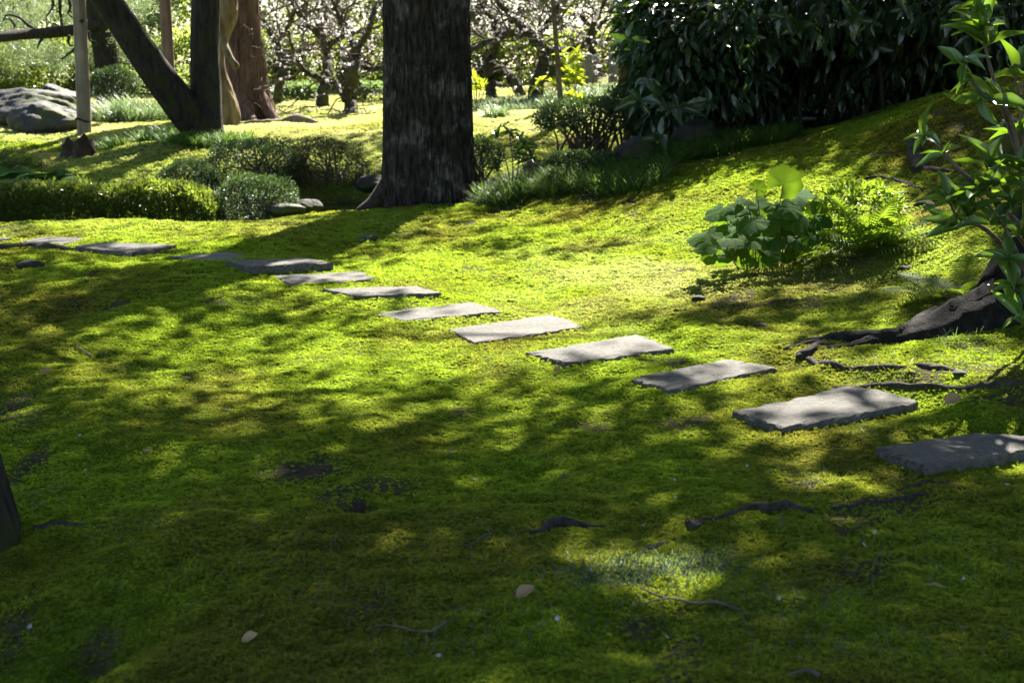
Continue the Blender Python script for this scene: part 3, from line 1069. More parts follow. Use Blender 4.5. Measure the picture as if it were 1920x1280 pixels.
def build_trees():
    # the big furrowed trunk in the middle
    b = OWN['big']
    t = thing('broadleaf_tree', 'massive dark furrowed tree trunk with pale lichen patches in the middle', 'tree', b)
    top = b + np.array([-.05, .1, 5.6])
    path = np.array([b + [0, 0, -.25], b + [-.01, 0, .6], b + [-.02, .02, 2], b + [-.03, .05, 4], top])
    V, F = bark_trunk(path, [.44, .405, .385, .35, .28], 300, 420, .03, 13, 3,
                      [(3.5, .07, .2), (-.5, .03, .3), (-1.7, .03, .3), (5.9, .04, .3)])
    mk('trunk', V, F, M_BIGBARK, t)
    root = [ground(728, 372), ground(712, 382), ground(700, 386)]
    rp = spline(np.array([b + [-.36, -.1, .16], b + [-.5, -.12, .03], b + [-.66, -.15, -.05]]), 12)
    rp[:, 2] = np.maximum(rp[:, 2], gz(rp[:, 0], rp[:, 1]) - .01)
    mkt('root', [tube(rp, np.linspace(.13, .03, 12), 10, .2, 3)], M_ROOT, t)
    crown_for(t, CANP['big'], top, .028, M_DARKBARK)
    # leaning twin-stemmed tree
    b = OWN['lean']
    t = thing('twin_stemmed_tree', 'dark tree forking near the ground into a leaning and an upright stem', 'tree', b)
    dY = lambda px, py, y: at(px, py, y)
    lean = np.array([b + [0, 0, -.1], dY(372, 238, 16.9), dY(345, 205, 16.8), dY(285, 125, 16.7), dY(230, 45, 16.6), dY(160, -60, 16.4), dY(60, -200, 16.2), dY(-60, -420, 16)])
    u = spline(lean, 60)
    mkt('leaning_stem', [tube(u, np.interp(np.linspace(0, 1, 60), [0, .12, .3, 1], [.28, .22, .205, .13]), 44, .12, 5)], M_DARKBARK, t)
    up = np.array([b + [.06, 0, -.1], dY(383, 245, 16.9), dY(386, 180, 16.95), dY(384, 90, 17), dY(386, 0, 17), dY(390, -200, 17.1), dY(400, -560, 17.2)])
    u = spline(up, 60)
    mkt('upright_stem', [tube(u, np.interp(np.linspace(0, 1, 60), [0, .15, .3, 1], [.30, .22, .185, .14]), 44, .16, 9)], M_DARKBARK, t)
    crown_for(t, CANP['lean'], u[-1], .026, M_DARKBARK)
    # right-hand tree: trunk just outside the frame, roots running into view
    b = OWN['right']
    t = thing('root_flared_tree', 'tree beyond the right edge whose thick dark buttress root slopes into view', 'tree', b)
    path = np.array([b + [0, 0, -.2], b + [0, 0, .8], b + [.1, .1, 2.6], b + [.3, .2, 5]])
    V, F = bark_trunk(path, [.46, .34, .3, .22], 120, 160, .012, 9, 13, [(3.3, .2, .35), (2.4, .1, .3)])
    mk('trunk', V, F, M_DARKBARK, t)
    def groot(pts, r, lift, k=14, seed=0, n=44):
        p = np.array([ground(*q) for q in pts])
        p = spline(p, n)
        rr = np.interp(np.linspace(0, 1, n), np.linspace(0, 1, len(r)), r)
        li = np.interp(np.linspace(0, 1, n), np.linspace(0, 1, len(lift)), lift)
        p[:, 2] = gz(p[:, 0], p[:, 1]) + li
        p[:, :2] += rng.normal(size=(n, 2)) * rr[:, None] * .06
        return tube(p, rr, k, .22, seed)
    p = np.array([b + [-.1, -.05, .38], at(1900, 575, 6.45), at(1800, 598, 6.4), at(1710, 628, 6.3), at(1640, 648, 6.25), at(1590, 658, 6.2), at(1550, 664, 6.2)])
    n = 60
    p = spline(p, n)
    rr = np.interp(np.linspace(0, 1, n), [0, .2, .42, .62, .8, 1], [.30, .20, .115, .045, .022, .008])
    p[:, 2] = np.maximum(p[:, 2] - .07, gz(p[:, 0], p[:, 1]) - rr * .2)
    mkt('root', [tube(p, rr, 26, .22, 4)], M_SHADEROOT, t)
    mkt('root', [groot([(1760, 612), (1690, 640), (1600, 640), (1500, 645)], [.07, .05, .035, .012], [.03, .01, .005, -.005], seed=8)], M_SHADEROOT, t)
    crown_for(t, CANP['right'], path[-1], .026, M_DARKBARK)
    # left-edge tree
    b = OWN['left']
    t = thing('dark_trunked_tree', 'dark tree trunk base showing at the left edge of the foreground', 'tree', b)
    path = np.array([b + [.05, 0, -.15], b + [0, 0, .35], b + [-.12, .02, 1.2], b + [-.3, .1, 3], b + [-.3, .2, 5]])
    V, F = bark_trunk(path, [.22, .17, .15, .13, .1], 110, 160, .01, 9, 23, [(-.3, .05, .2), (-1.4, .04, .2)])
    mk('trunk', V, F, M_DARKBARK, t)
    crown_for(t, CANP['left'], path[-1], .07, M_DARKBARK)
    # back right trunk next to the fence
    b = OWN['backright']
    t = thing('straight_cedar', 'straight brown trunk at the left edge of the dark shrub near the fence posts', 'tree', b)
    path = np.array([b + [0, 0, -.1], b + [0, 0, 1], b + [0, 0, 3], b + [0, 0, 6]])
    V, F = bark_trunk(path, [.15, .12, .11, .09], 60, 120, .008, 8, 43)
    mk('trunk', V, F, M_CEDAR, t)
    crown_for(t, CANP['backright'], path[-1], .06, M_DARKBARK)
    b = OWN['slope']  # added tree, unseen, carries the leaves that shade the slope
    t = thing('added_shade_tree', 'unseen tree added behind the dark speckled shrub, its crown shading the slope', 'tree', b)
    path = np.array([b + [0, 0, -.1], b + [0, 0, 1], b + [0, 0, 3], b + [0, 0, 6]])
    V, F = bark_trunk(path, [.25, .2, .18, .14], 60, 100, .01, 8, 53)
    mk('trunk', V, F, M_DARKBARK, t)
    crown_for(t, CANP['slope'], path[-1], .026, M_DARKBARK)
    # red cedar with flared roots
    b = foot(462, 21.2)
    t = thing('red_barked_cedar', 'reddish fibrous cedar trunk with flaring roots behind the hollow wood', 'tree', b)
    path = np.array([b + [.05, 0, -.25], b + [.02, 0, .35], b + [0, 0, 1], b + [-.05, 0, 2.2], b + [-.1, 0, 8]])
    V, F = bark_trunk(path, [.42, .34, .30, .28, .2], 160, 220, .018, 9, 63, [(5.9, .38, .3), (4.9, .28, .28), (4.2, .18, .3), (.5, .2, .3)])
    mk('trunk', V, F, M_CEDAR, t)
    e = at(510, 222, 20.8)
    mkt('root', [tube(spline(np.array([b + [.1, -.05, .55], e, at(545, 232, 20.3) + [0, 0, -.05]]), 20), np.linspace(.16, .03, 20), 10, .25, 2)], M_CEDAR, t)
    mkt('root', [tube(spline(np.array([b + [0, -.08, .55], at(470, 225, 20.6), at(500, 236, 20.2) + [0, 0, -.05]]), 20), np.linspace(.14, .03, 20), 10, .25, 3)], M_CEDAR, t)
    tw = []
    for k in range(26):
        a = b + np.array([rng.uniform(-.3, .45), -.32, rng.uniform(0, 1.6)])
        q = a + np.array([rng.uniform(-.2, .7), rng.uniform(-.5, 0), rng.uniform(-.2, .8)])
        p = limb_path(a, q, 4, .05); tw.append(tube(p, np.linspace(.008, .003, len(p)), 4))
    mkt('shoots', tw, M_TWIG, t)
    n = 12000
    c = b + np.array([0, 0, 7.5])
    pts = c + rng.normal(size=(n, 3)) * np.array([1.2, 1.2, 1.1])
    pts = pts[pts[:, 2] > 5.2]
    V, F = scatter(*LEAF4, pts, rand_unit(len(pts)), rand_unit(len(pts)), .16, .09)
    mk('crown', V, F, M_CANOPY, t, kind='stuff')
    # weathered hollow trunk, a split shell
    b = foot(424, 19.3)
    V, F = [], []
    n, k = 90, 26
    for i in range(n):
        s = i / (n - 1)
        py = 235 - s * 330
        cx = 424 - 10 * math.sin(s * 5.2) + 6 * math.sin(s * 13) - 6 * s
        w = (20 - 5 * s + 4 * math.sin(s * 9 + 1)) * 19.3 / FPX
        c = at(cx, py, 19.3)
        for j in range(k):
            a = -2.6 + 4.6 * j / (k - 1)
            rr = w * (1 + .3 * (noise2(np.array([j * .35]), np.array([s * 7.0]), 5)[0] - .5) + .18 * (noise2(np.array([j * .9]), np.array([s * 22.0]), 6)[0] - .5))
            V.append(c + np.array([math.cos(a) * rr, math.sin(a) * rr * 1.1, 0]))
    for i in range(n - 1):
        for j in range(k - 1):
            a = i * k + j
            F.append((a, a + 1, a + k + 1, a + k))
    o = mk('hollow_trunk', V, F, M_HOLLOW, org=b)
    md = o.modifiers.new('thick', 'SOLIDIFY'); md.thickness = .035; md.offset = -1
    tag(o, 'weathered yellow brown hollow dead trunk just right of the upright dark stem', 'dead tree')
    p = np.array([at(418, 70, 19.25), at(424, 92, 19.1), at(434, 112, 19.0), at(443, 124, 18.95), at(438, 128, 19.0)])
    o2 = mkt('curled_lip', [tube(spline(p, 30), np.interp(np.linspace(0, 1, 30), [0, .7, 1], [.05, .045, .02]), 12, .3, 7)], M_HOLLOW, o)


build_trees()


# ------------------------------------------------------------------ posts, fence, boulders, stump, log
def rock(name, c, size, mat, seed, label, cat='rock', group=None, squash=0, sub=40):
    th = np.linspace(0, math.pi, sub); ph = np.linspace(0, 2 * math.pi, sub * 2, endpoint=False)
    T, Pp = np.meshgrid(th, ph, indexing='ij')
    d = np.stack([np.sin(T) * np.cos(Pp), np.sin(T) * np.sin(Pp), np.cos(T)], -1)
    n1 = fbm(d[..., 0] * 1.3 + seed, d[..., 1] * 1.3 + d[..., 2] * 1.7, seed, 3)
    n2 = noise2(d[..., 0] * 5 + seed, d[..., 1] * 5 + d[..., 2] * 4, seed + 3)
    # facets
    r = np.random.default_rng(seed)
    pl = unit(r.normal(size=(9, 3)))
    cut = np.min(np.stack([r.uniform(.75, 1.0) / np.maximum((d * q).sum(-1), .05) for q in pl]), 0)
    rr = np.minimum(.75 + .55 * n1, cut) + .08 * (n2 - .5) + .05 * (noise2(d[..., 0] * 13 + seed, d[..., 1] * 13 + d[..., 2] * 11, seed + 5) - .5)
    V = d * rr[..., None] * np.asarray(size)
    V = (V + np.asarray(c)).reshape(-1, 3)
    k = sub * 2
    i = np.arange(sub - 1)[:, None] * k; j = np.arange(k)[None, :]; j2 = (j + 1) % k
    F = np.stack([i + j, i + k + j, i + k + j2, i + j2], -1).reshape(-1, 4)
    o = mk(name, V, F, mat, org=c)
    return tag(o, label, cat, group)


def build_garden_things():
    # pale prop post and brown prop post
    for nm, px, Y, pts, w, mt, lab in (
            ('prop_post', 156, 17.8, [(158, 252), (154, 120), (148, 0), (144, -90)], 25, M_POST, 'pale peeled wooden prop post standing beside the boulders'),
            ('prop_post', 314, 21.5, [(318, 190), (314, 90), (309, 0), (305, -60)], 22, M_POSTR, 'reddish brown prop post seen behind the leaning dark stem')):
        p = np.array([at(a, c, Y) for a, c in pts])
        p[0] = [p[0][0], Y, g1(p[0][0], Y) - .1]
        p = spline(p, 40)
        o = thing(nm, lab, 'post', p[0], 'wooden prop posts')
        r = w * Y / FPX / 2
        sh = mkt('shaft', [tube(p, np.linspace(r * 1.05, r * .92, 40), 20, .04, int(px))], mt, o)
        if px == 156:
            kn = at(153, 40, Y - r * .98)
            ring = [kn + np.array([math.cos(a) * .03, 0, math.sin(a) * .022]) for a in np.linspace(0, 6.283, 13)[:-1]]
            V = np.vstack([ring, kn + np.array([0, -.012, 0])])
            mk('knot', V, [(i, (i + 1) % 12, 12) for i in range(12)], M_DARKBARK, sh)
            zr = p[2] + np.array([0, 0, .12])
            a = np.linspace(0, 2 * math.pi, 24)
            rp = np.stack([zr[0] + np.cos(a) * r * 1.1, zr[1] + np.sin(a) * r * 1.1, zr[2] + .02 * np.sin(a * 2)], -1)
            mkt('rope', [tube(rp, .012, 6)], M_DARKBARK, sh)
    # fence: concrete posts with two pipe rails, each post a part
    b = foot(1100, 26)
    f = thing('post_and_rail_fence', 'grey concrete fence posts with thin double rails behind the yellow green sapling', 'fence', b)
    for px, w, ytop, dY in ((1102, 19, 100, 0), (1113, 16, 103, .5), (1149, 17, 98, .3), (1192, 17, 96, .6)):
        Y = 26 + dY
        q = foot(px, Y); r = w * Y / FPX / 2
        zt = at(px, ytop, Y)[2]
        p = np.array([[q[0], Y, q[2] - .1], [q[0], Y, zt - .06], [q[0], Y, zt - .03], [q[0], Y, zt - .01], [q[0], Y, zt]])
        mkt('post', [tube(p, np.array([r, r, r * .9, r * .6, r * .1]), 20)], M_CONCRETE, f)
    for py in (115.5, 118.5, 140, 143):
        a = at(1110, py, 26.3); c = at(1260, py - 6, 26.6)
        mkt('rail', [tube(np.array([a, (a + c) / 2, c]), .012, 8)], M_POSTR, f)
    # boulders on the left
    rock('boulder', at(55, 212, 19.6), (.68, .6, .34), M_ROCK, 5, 'large mossy rounded boulder at the left behind the grey boulder', 'boulder', 'garden boulders')
    rock('boulder', at(85, 232, 18.4), (.54, .4, .28), M_ROCK, 11, 'pale grey angular boulder in front, touching the prop post', 'boulder', 'garden boulders')
    rock('boulder', at(112, 205, 20.2), (.36, .4, .36), M_ROCK, 8, 'grey domed boulder rising behind the mossy one', 'boulder', 'garden boulders')
    rock('small_boulder', at(186, 224, 20.4), (.13, .12, .11), M_PALEROCK, 17, 'small round pale stone to the right of the prop post', 'rock')
    rock('small_boulder', at(215, 220, 20.8), (.16, .14, .09), M_PALEROCK, 19, 'flat pale stone beside the pale grass right of the prop post', 'rock')
    # stump
    b = foot(147, 15.9)
    n, k = 14, 40
    th = np.arange(k) * 2 * math.pi / k
    V = []
    for i in range(n):
        s = i / (n - 1)
        for a in th:
            fl = 1 + .75 * (1 - s) ** 2 * (.5 + .5 * math.sin(a * 4 + 1)) + .12 * math.sin(a * 3 + 2)
            rr = .155 * fl * (1 + .16 * (noise2(np.array([math.cos(a) * 4 + 3]), np.array([math.sin(a) * 4 + s * 2]), 4)[0] - .5))
            h = .13 + .05 * math.sin(a + 2.5) + .10 * noise2(np.array([math.cos(a) * 3 + 5]), np.array([math.sin(a) * 3]), 3)[0]
            V.append(b + np.array([math.cos(a) * rr, math.sin(a) * rr, -.05 + s * (h + .05)]))
    for rr, dz in ((.11, .10), (.05, .05)):
        for a in th: V.append(b + np.array([math.cos(a) * rr, math.sin(a) * rr, dz + .03 * math.sin(a + 2.5)]))
    V.append(b + np.array([0, 0, .04]))
    F = [(i * k + j, i * k + (j + 1) % k, (i + 1) * k + (j + 1) % k, (i + 1) * k + j) for i in range(n + 1) for j in range(k)]
    F += [((n + 1) * k + j, (n + 1) * k + (j + 1) % k, len(V) - 1) for j in range(k)]
    tag(mk('tree_stump', V, F, M_STUMP, org=b), 'low rotten brown stump in the sunny lawn left of the twin stemmed tree', 'stump')
    # fallen root / log on the lawn
    p = np.array([at(440, 236, 19.4), at(490, 229, 19.6), at(540, 222, 19.8), at(565, 224, 19.7), at(595, 231, 19.5)])
    p = spline(p, 40); p[:, 2] = gz(p[:, 0], p[:, 1]) + np.interp(np.linspace(0, 1, 40), [0, .6, 1], [.01, .06, .0])
    tag(mkt('surface_root', [tube(p, np.interp(np.linspace(0, 1, 40), [0, .5, .7, 1], [.02, .05, .10, .04]), 12, .2, 3)], M_POST, org=p[0]),
        'pale weathered root lying on the sunny lawn right of the cedar', 'root')
    # rocks along the pond and the slope
    for i, (px, py, Y, s, mt, lab) in enumerate([
            (535, 394, 12.75, (.20, .14, .07), M_ROCK, 'flat grey rock at the dark pond edge, left of its pair'),
            (580, 386, 13.0, (.13, .11, .06), M_ROCK, 'smaller grey rock on the pond edge nearest the big trunk'),
            (655, 348, 14.75, (.3, .14, .07), M_DROCK, 'black wet rock on the far bank of the dark pond'),
            (700, 345, 14.2, (.2, .16, .1), M_DROCK, 'black rock between the pond and the big trunk'),
            (1195, 282, 12.9, (.22, .18, .12), M_DROCK, 'dark rock sticking out of the grass below the bare stems'),
            (1305, 256, 13.2, (.22, .2, .15), M_DROCK, 'dark rock deep in shade under the drooping speckled leaves'),
            (1005, 318, 13.7, (.17, .13, .09), M_DROCK, 'rounded dark rock half hidden in grass right of the big trunk'),
            (1893, 258, 8.9, (.09, .09, .13), M_ROCK, 'upright grey stone behind the glossy shrub on the slope'),
            (1335, 562, 7.7, (.02, .02, .014), M_DROCK, 'tiny dark stone in sunny moss below the butterbur')]):
        rock('rock', at(px, py, Y), s, mt, 40 + i, lab, 'rock', 'rocks in the garden', sub=20)
    for i, (px, py, w, lab) in enumerate([
            (690, 452, 20, 'dark knobbly stone in shaded moss between raised slab and big trunk'), (58, 503, 24, 'dark stone in moss near the left edge below the far slabs'),
            (285, 472, 22, 'brown root knob at the right end of the raised far slab'), (85, 468, 20, 'pale stone in bare soil under the farthest slabs'),
            (1310, 562, 13, 'small dark stone at the shade line right of the middle slabs'), (1700, 508, 16, 'knotted grey stone below the fern clump'),
            (1590, 492, 14, 'pale stone on soil under the fern clump'), (1425, 612, 14, 'dark stone lump above the ragged slab'),
            (1800, 705, 16, 'round tan stone at the end of the thin root'), (1060, 895, 10, 'small grey stone in shaded foreground moss')]):
        g = ground(px, py); s = w * g[1] / FPX
        rock('small_rock', g + np.array([0, 0, s * .1]), (s, s * .8, s * .45), M_DROCK if i % 3 else M_ROCK, 70 + i, lab, 'rock', 'small stones in the moss', sub=12)


build_garden_things()


def build_water():
    pts = [ground(540, 384), ground(600, 378)]
    P = []
    for a in np.linspace(0, 2 * math.pi, 40, endpoint=False):
        P.append((-1.5 + 1.0 * math.cos(a) * (1 + .1 * math.sin(3 * a)), 13.85 + .55 * math.sin(a), -.05))
    P.append((-1.55, 13.85, -.05))
    o = mk('pond_water', P, [(i, (i + 1) % 40, 40) for i in range(40)], M_WATER)
    o['kind'] = 'structure'


build_water()


# ------------------------------------------------------------------ roots in the moss
def build_roots():
    specs = [
        ([(1002, 1003), (1040, 992), (1090, 989), (1142, 990)], [.012, .022, .02, .008], 'dark root breaking the moss left of the sunny grass fleck'),
        ([(1203, 1042), (1228, 1028), (1262, 1012)], [.006, .016, .008], 'short thick root just above the sunny grass fleck'),
        ([(1288, 990), (1310, 982), (1350, 974), (1420, 957), (1470, 952), (1530, 964)], [.022, .02, .012, .026, .024, .008], 'long knobbly root crossing the shaded foreground moss'),
        ([(1565, 960), (1630, 946), (1690, 938), (1745, 928)], [.008, .013, .014, .006], 'thin root running toward the nearest slab'),
        ([(1690, 920), (1735, 910), (1770, 909), (1800, 918)], [.006, .016, .016, .006], 'arched root just below the nearest slab'),
        ([(1498, 678), (1508, 664), (1528, 652), (1560, 648)], [.02, .026, .022, .014], 'bent elbow shaped root right of the ragged slab'),
        ([(1515, 676), (1560, 688), (1610, 696), (1680, 692), (1740, 694), (1810, 704)], [.016, .014, .011, .016, .018, .006], 'pale crooked root lying across sunny moss at the right'),
        ([(1470, 660), (1520, 645), (1570, 650)], [.008, .016, .006], 'dark root spur above the bent elbow root'),
        ([(1560, 732), (1640, 726), (1730, 732), (1830, 728), (1940, 722)], [.01, .013, .014, .016, .02], 'thin root stretching to the right edge behind the large shaded slab'),
        ([(1722, 330), (1712, 308), (1708, 288), (1716, 278)], [.05, .06, .055, .05], 'thick grey root stub standing out of the slope'),
        ([(1720, 325), (1760, 326), (1830, 332)], [.03, .018, .008], 'pale root spreading right from the grey stub'),
        ([(1600, 352), (1640, 338), (1690, 345), (1730, 360)], [.01, .018, .02, .008], 'curved root on brown soil above the fern clump'),
        ([(1715, 392), (1745, 388), (1765, 408)], [.02, .025, .012], 'pale knotted root on bare soil right of the fern clump'),
        ([(1235, 458), (1255, 444), (1280, 436)], [.006, .012, .006], 'thin sunlit root left of the butterbur'),
        ([(60, 1000), (110, 985), (175, 982)], [.008, .016, .006], 'dark root at the foot of the left edge trunk'),
        ([(0, 470), (60, 464), (120, 470), (160, 474)], [.03, .035, .03, .015], 'brown root below the farthest slabs at the left edge'),
        ([(1080, 384), (1095, 378), (1130, 380)], [.01, .02, .008], 'small dark root on the sunny slope right of the big trunk'),
        ([(1610, 300), (1660, 288), (1700, 300)], [.008, .015, .006], 'faint root in olive moss on the upper slope')]
    for pts, r, lab in specs:
        p = np.array([ground(*q) for q in pts]); n = 12 * len(pts)
        p = spline(p, n)
        rr = np.interp(np.linspace(0, 1, n), np.linspace(0, 1, len(r)), r)
        wob = spline(rng.normal(size=(max(3, len(pts) * 2), 2)), n)
        p[:, :2] += wob * rr[:, None] * .35
        p[:, 2] = gz(p[:, 0], p[:, 1]) + rr * (-.5 + .8 * noise2(np.arange(n) * .1, np.zeros(n), len(lab)))
        tag(mkt('tree_root', [tube(p, rr * (.75 + .5 * noise2(np.arange(n) * .13, np.zeros(n), len(lab) + 3)), 12, .3, len(lab))], M_ROOT, org=p[0]), lab, 'root', 'roots in the moss')


build_roots()


# ------------------------------------------------------------------ foliage builders
def shell_points(n, c, rad, inner=.72, bottom=-.6):
    d = rand_unit(n * 2)
    d = d[d[:, 2] > bottom][:n]
    lump = .78 + .44 * fbm(d[:, 0] * 2.2 + c[0] * 3, d[:, 1] * 2.2 + d[:, 2] * 2.6 + c[1], 5, 2)
    s = rng.uniform(inner, 1, len(d)) ** .6 * lump
    return np.asarray(c) + d * s[:, None] * np.asarray(rad), d


def leafy(name, P, out, mat, parent, L, W, tpl=LEAF4, up=.4, jitter=.8, kind='stuff'):
    n = len(P)
    D = unit(out + rng.normal(size=(n, 3)) * jitter + np.array([0, 0, up]))
    Nn = rand_unit(n) * .7 + np.array([0, 0, 1.0])
    V, F = scatter(*tpl, P, D, Nn, rng.uniform(L * .7, L * 1.2, n), rng.uniform(W * .75, W * 1.2, n))
    return mk(name, V, F, mat, parent, kind=kind, smooth=False)


def bush(name, label, cat, c, rad, n, L, W, mat, stems=10, group=None, tpl=LEAF4, bottom=-.55, core=True):
    b = np.array([c[0], c[1], g1(c[0], c[1])])
    t = thing(name, label, cat, b, group)
    P, d = shell_points(n, c, rad, .6, bottom)
    leafy('foliage', P, d, mat, t, L, W, tpl)
    tb = []
    for k in range(stems):
        e, _ = shell_points(4, c, np.asarray(rad) * .85, .8, -.1)
        if not len(e): continue
        a = b + np.array([rng.normal() * rad[0] * .25, rng.normal() * rad[1] * .25, -.05])
        p = limb_path(a, e[0], 5, .03 * rad[0])
        tb.append(tube(p, np.linspace(.018, .004, len(p)), 5))
    if tb: mkt('stems', tb, M_TWIG, t, kind='stuff')
    return t


def grass_patch(name, label, X, Y, L, W, mat, droop=.5, lift=0):
    n = len(X)
    P = np.stack([X, Y, gz(X, Y) + lift - .01], -1)
    az = rng.uniform(0, 2 * math.pi, n); el = np.radians(rng.uniform(30, 85, n))
    D = np.stack([np.cos(az) * np.cos(el), np.sin(az) * np.cos(el), np.sin(el)], -1)
    # bent blade: three segments, drooping
    us = np.array([0, .35, .7, 1.0]); hw = np.array([.5, .5, .36, .0])
    T = np.array([[u, s * h, -droop * u * u * .9] for u, h in zip(us, hw) for s in (-1, 1)])
    F = np.array([[0, 2, 3, 1], [2, 4, 5, 3], [4, 6, 7, 5]])
    S = unit(np.cross(np.array([0, 0, 1.0]), D)); Nn = np.cross(D, S)
    V, FF = scatter(T, F, P, D, np.array([0, 0, 1.0]) + 0 * D, L * rng.uniform(.6, 1.25, n), W)
    o = mk(name, V, FF, mat, kind='stuff')
    o['label'] = label; o['category'] = 'grass'
    return o


def blob_xy(n, c, r):
    a = rng.uniform(0, 2 * math.pi, n); s = np.sqrt(rng.random(n))
    return c[0] + np.cos(a) * s * r[0], c[1] + np.sin(a) * s * r[1]


def build_shrubs():
    # low clipped hedge: rounded box in front of the lawn, left
    b = foot(190, 12.75)
    t = thing('clipped_hedge', 'long low clipped hedge along the ridge at the left, reddish at its left end', 'hedge', b)
    n = 20000
    x0, x1 = foot(-90, 12.75)[0], foot(415, 12.75)[0]
    u = rng.random(n)
    X = x0 + u * (x1 - x0)
    a = rng.uniform(-.35, math.pi + .35, n)
    endf = np.clip(np.minimum((x1 - X) / .28, 1), 0.05, 1) ** .5
    prof = .25 + .045 * (fbm(X * 2.2, a * 1.5, 15, 2) - .5) * 2
    rr = rng.uniform(.55, 1, n) ** .5
    zt = at(200, 350, 12.75)[2]
    h = (zt - b[2]) * (1 + .16 * (fbm(X * 2.6, X * 0, 9, 2) - .5) * 2) - .12 * np.clip((X - x0) / (x1 - x0) - .8, 0, 1)
    ca, sa = np.cos(a), np.sin(a)
    sq = 1 / np.maximum(np.abs(ca) ** 4 + np.abs(sa) ** 4, .01) ** .25
    P = np.stack([X, 12.8 + ca * sq * prof * rr * 1.15, b[2] - .05 + (sa * sq * .5 + .5) * (h + .05) * (.35 + .65 * endf) * (.8 + .2 * rr) + rng.normal(size=n) * .022], -1)
    red = rng.random(n) < np.clip(1.1 - (X - x0) / .55, .06, .75)
    out = np.stack([0 * X, ca, sa], -1)
    leafy('foliage', P[~red], out[~red], M_HEDGE, t, .048, .025)
    o = leafy('reddish_foliage', P[red], out[red], M_HEDGER, t, .04, .02)
    o['label'] = 'reddish brown leaves'
    tb = []
    for k in range(70):
        x = x0 + rng.random() * (x1 - x0)
        a0 = np.array([x, 12.8 + rng.normal() * .08, b[2] - .05]); e = a0 + np.array([rng.normal() * .1, rng.normal() * .12, rng.uniform(.2, .36)])
        p = limb_path(a0, e, 4, .015); tb.append(tube(p, np.linspace(.008, .003, len(p)), 4))
    mkt('stems', tb, M_TWIG, t, kind='stuff')
    # azalea mounds round the pond
    def mound(px, py, Y, wx, hy, n, lab, mt=M_AZALEA, L=.035, W=.015, ry=.8):
        c = at(px, py, Y); r = wx * Y / FPX
        return bush('azalea_bush', lab, 'shrub', c, (r, r * ry, hy * Y / FPX), n, L, W, mt, 14, 'clipped azalea mounds', LEAF4, -.75)
    mound(480, 385, 13.0, 84, 60, 7500, 'round dark green azalea mound nearest the pond, right end of the hedge')
    mound(355, 338, 13.9, 60, 38, 5200, 'small grey green azalea mound above the hedge, left of the others')
    mound(480, 312, 14.6, 98, 52, 9000, 'broad azalea mound behind the pond, largest of the mounds')
    mound(610, 312, 14.7, 85, 50, 6000, 'twiggy brownish azalea mound at the far side of the pond, next to the trunk', leafmat('twiggy_azalea', (.06, .065, .025), (.09, .085, .035), (.16, .18, .04), .3))
    mound(20, 308, 15.2, 55, 24, 3500, 'small bright green bush at the left edge above the hedge', M_HEDGE)
    mound(212, 160, 24, 48, 34, 4500, 'round dark clipped bush behind the leaning stem', M_AZALEA, .05, .025)
    mound(535 - 350, 210, 21, 16, 14, 1500, 'tiny pinkish bush beside the small pale stone', M_HEDGER, .03, .015)
    mound(100, 180, 23.5, 30, 12, 1500, 'flat sunlit bush top behind the boulders', M_HEDGE, .04, .02)
    # azalea with bare stems below the big dark shrub
    c = at(1105, 228, 14.2)
    t = bush('azalea_bush', 'open twiggy azalea with bare dark stems right of the big trunk', 'shrub', c, (.55, .4, .24), 5500, .045, .02, M_AZALEA, 46, 'clipped azalea mounds', LEAF4, -.4)
    c = at(1195, 195, 14.6)
    bush('azalea_bush', 'dark azalea under the brown trunk, beside the drooping speckled leaves', 'shrub', c, (.35, .35, .28), 3000, .045, .02, M_AZALEA, 16, 'clipped azalea mounds', LEAF4, -.5)
    c = at(1090, 302, 12.9)
    bush('low_shrub', 'low dark green ground shrub in front of the twiggy azalea', 'shrub', c, (.35, .25, .08), 2600, .04, .018, M_AZALEA, 8, None, LEAF4, -.3)
    c = at(905, 300, 13.6)
    bush('low_shrub', 'small dark shrub hugging the right side of the big trunk', 'shrub', c, (.2, .2, .2), 1500, .045, .02, M_AZALEA, 8)


build_shrubs()

LEAFMESH = {}


def leafmesh(kind):
    if kind not in LEAFMESH:
        L = []
        for cu, fo, wa in ((.25, .12, .02), (.4, .2, .03), (.1, .1, .05)):
            T, F = big_leaf(cu, fo, wa, .25 if kind == 'aucuba' else 0)
            w = {'shrub': .29, 'aucuba': .36, 'sapling': .3, 'lime': .36}[kind]
            T = np.c_[T[:, 0], T[:, 1] * w * 1.1, T[:, 2]]
            L.append(new_mesh(kind + '_leaf', T, F))
        LEAFMESH[kind] = L
    return LEAFMESH[kind]


def rosette(parent, kind, mat, P, axis, n, L, spread=1.0, droop=0.0):
    """whorl of large leaves, every leaf an object of its own"""
    axis = unit(axis)
    ref = unit(np.cross(axis, [0.3, .5, .2])); ref2 = np.cross(axis, ref)
    ms = leafmesh(kind)
    for k in range(n):
        a = k * 2.4 + rng.uniform(-.3, .3)
        tilt = rng.uniform(.25, 1.0) * spread
        d = unit(axis * (1.1 - tilt) + (ref * math.cos(a) + ref2 * math.sin(a)) * tilt + np.array([0, 0, -droop * rng.uniform(.6, 1.4)]))
        nn = axis + rng.normal(size=3) * .25
        if abs(np.dot(unit(nn), d)) > .97: nn = ref
        shared('leaf', ms[rng.integers(3)], mat, parent, orient(P - axis * .012 * k / n, d, nn, L * rng.uniform(.65, 1.2)))


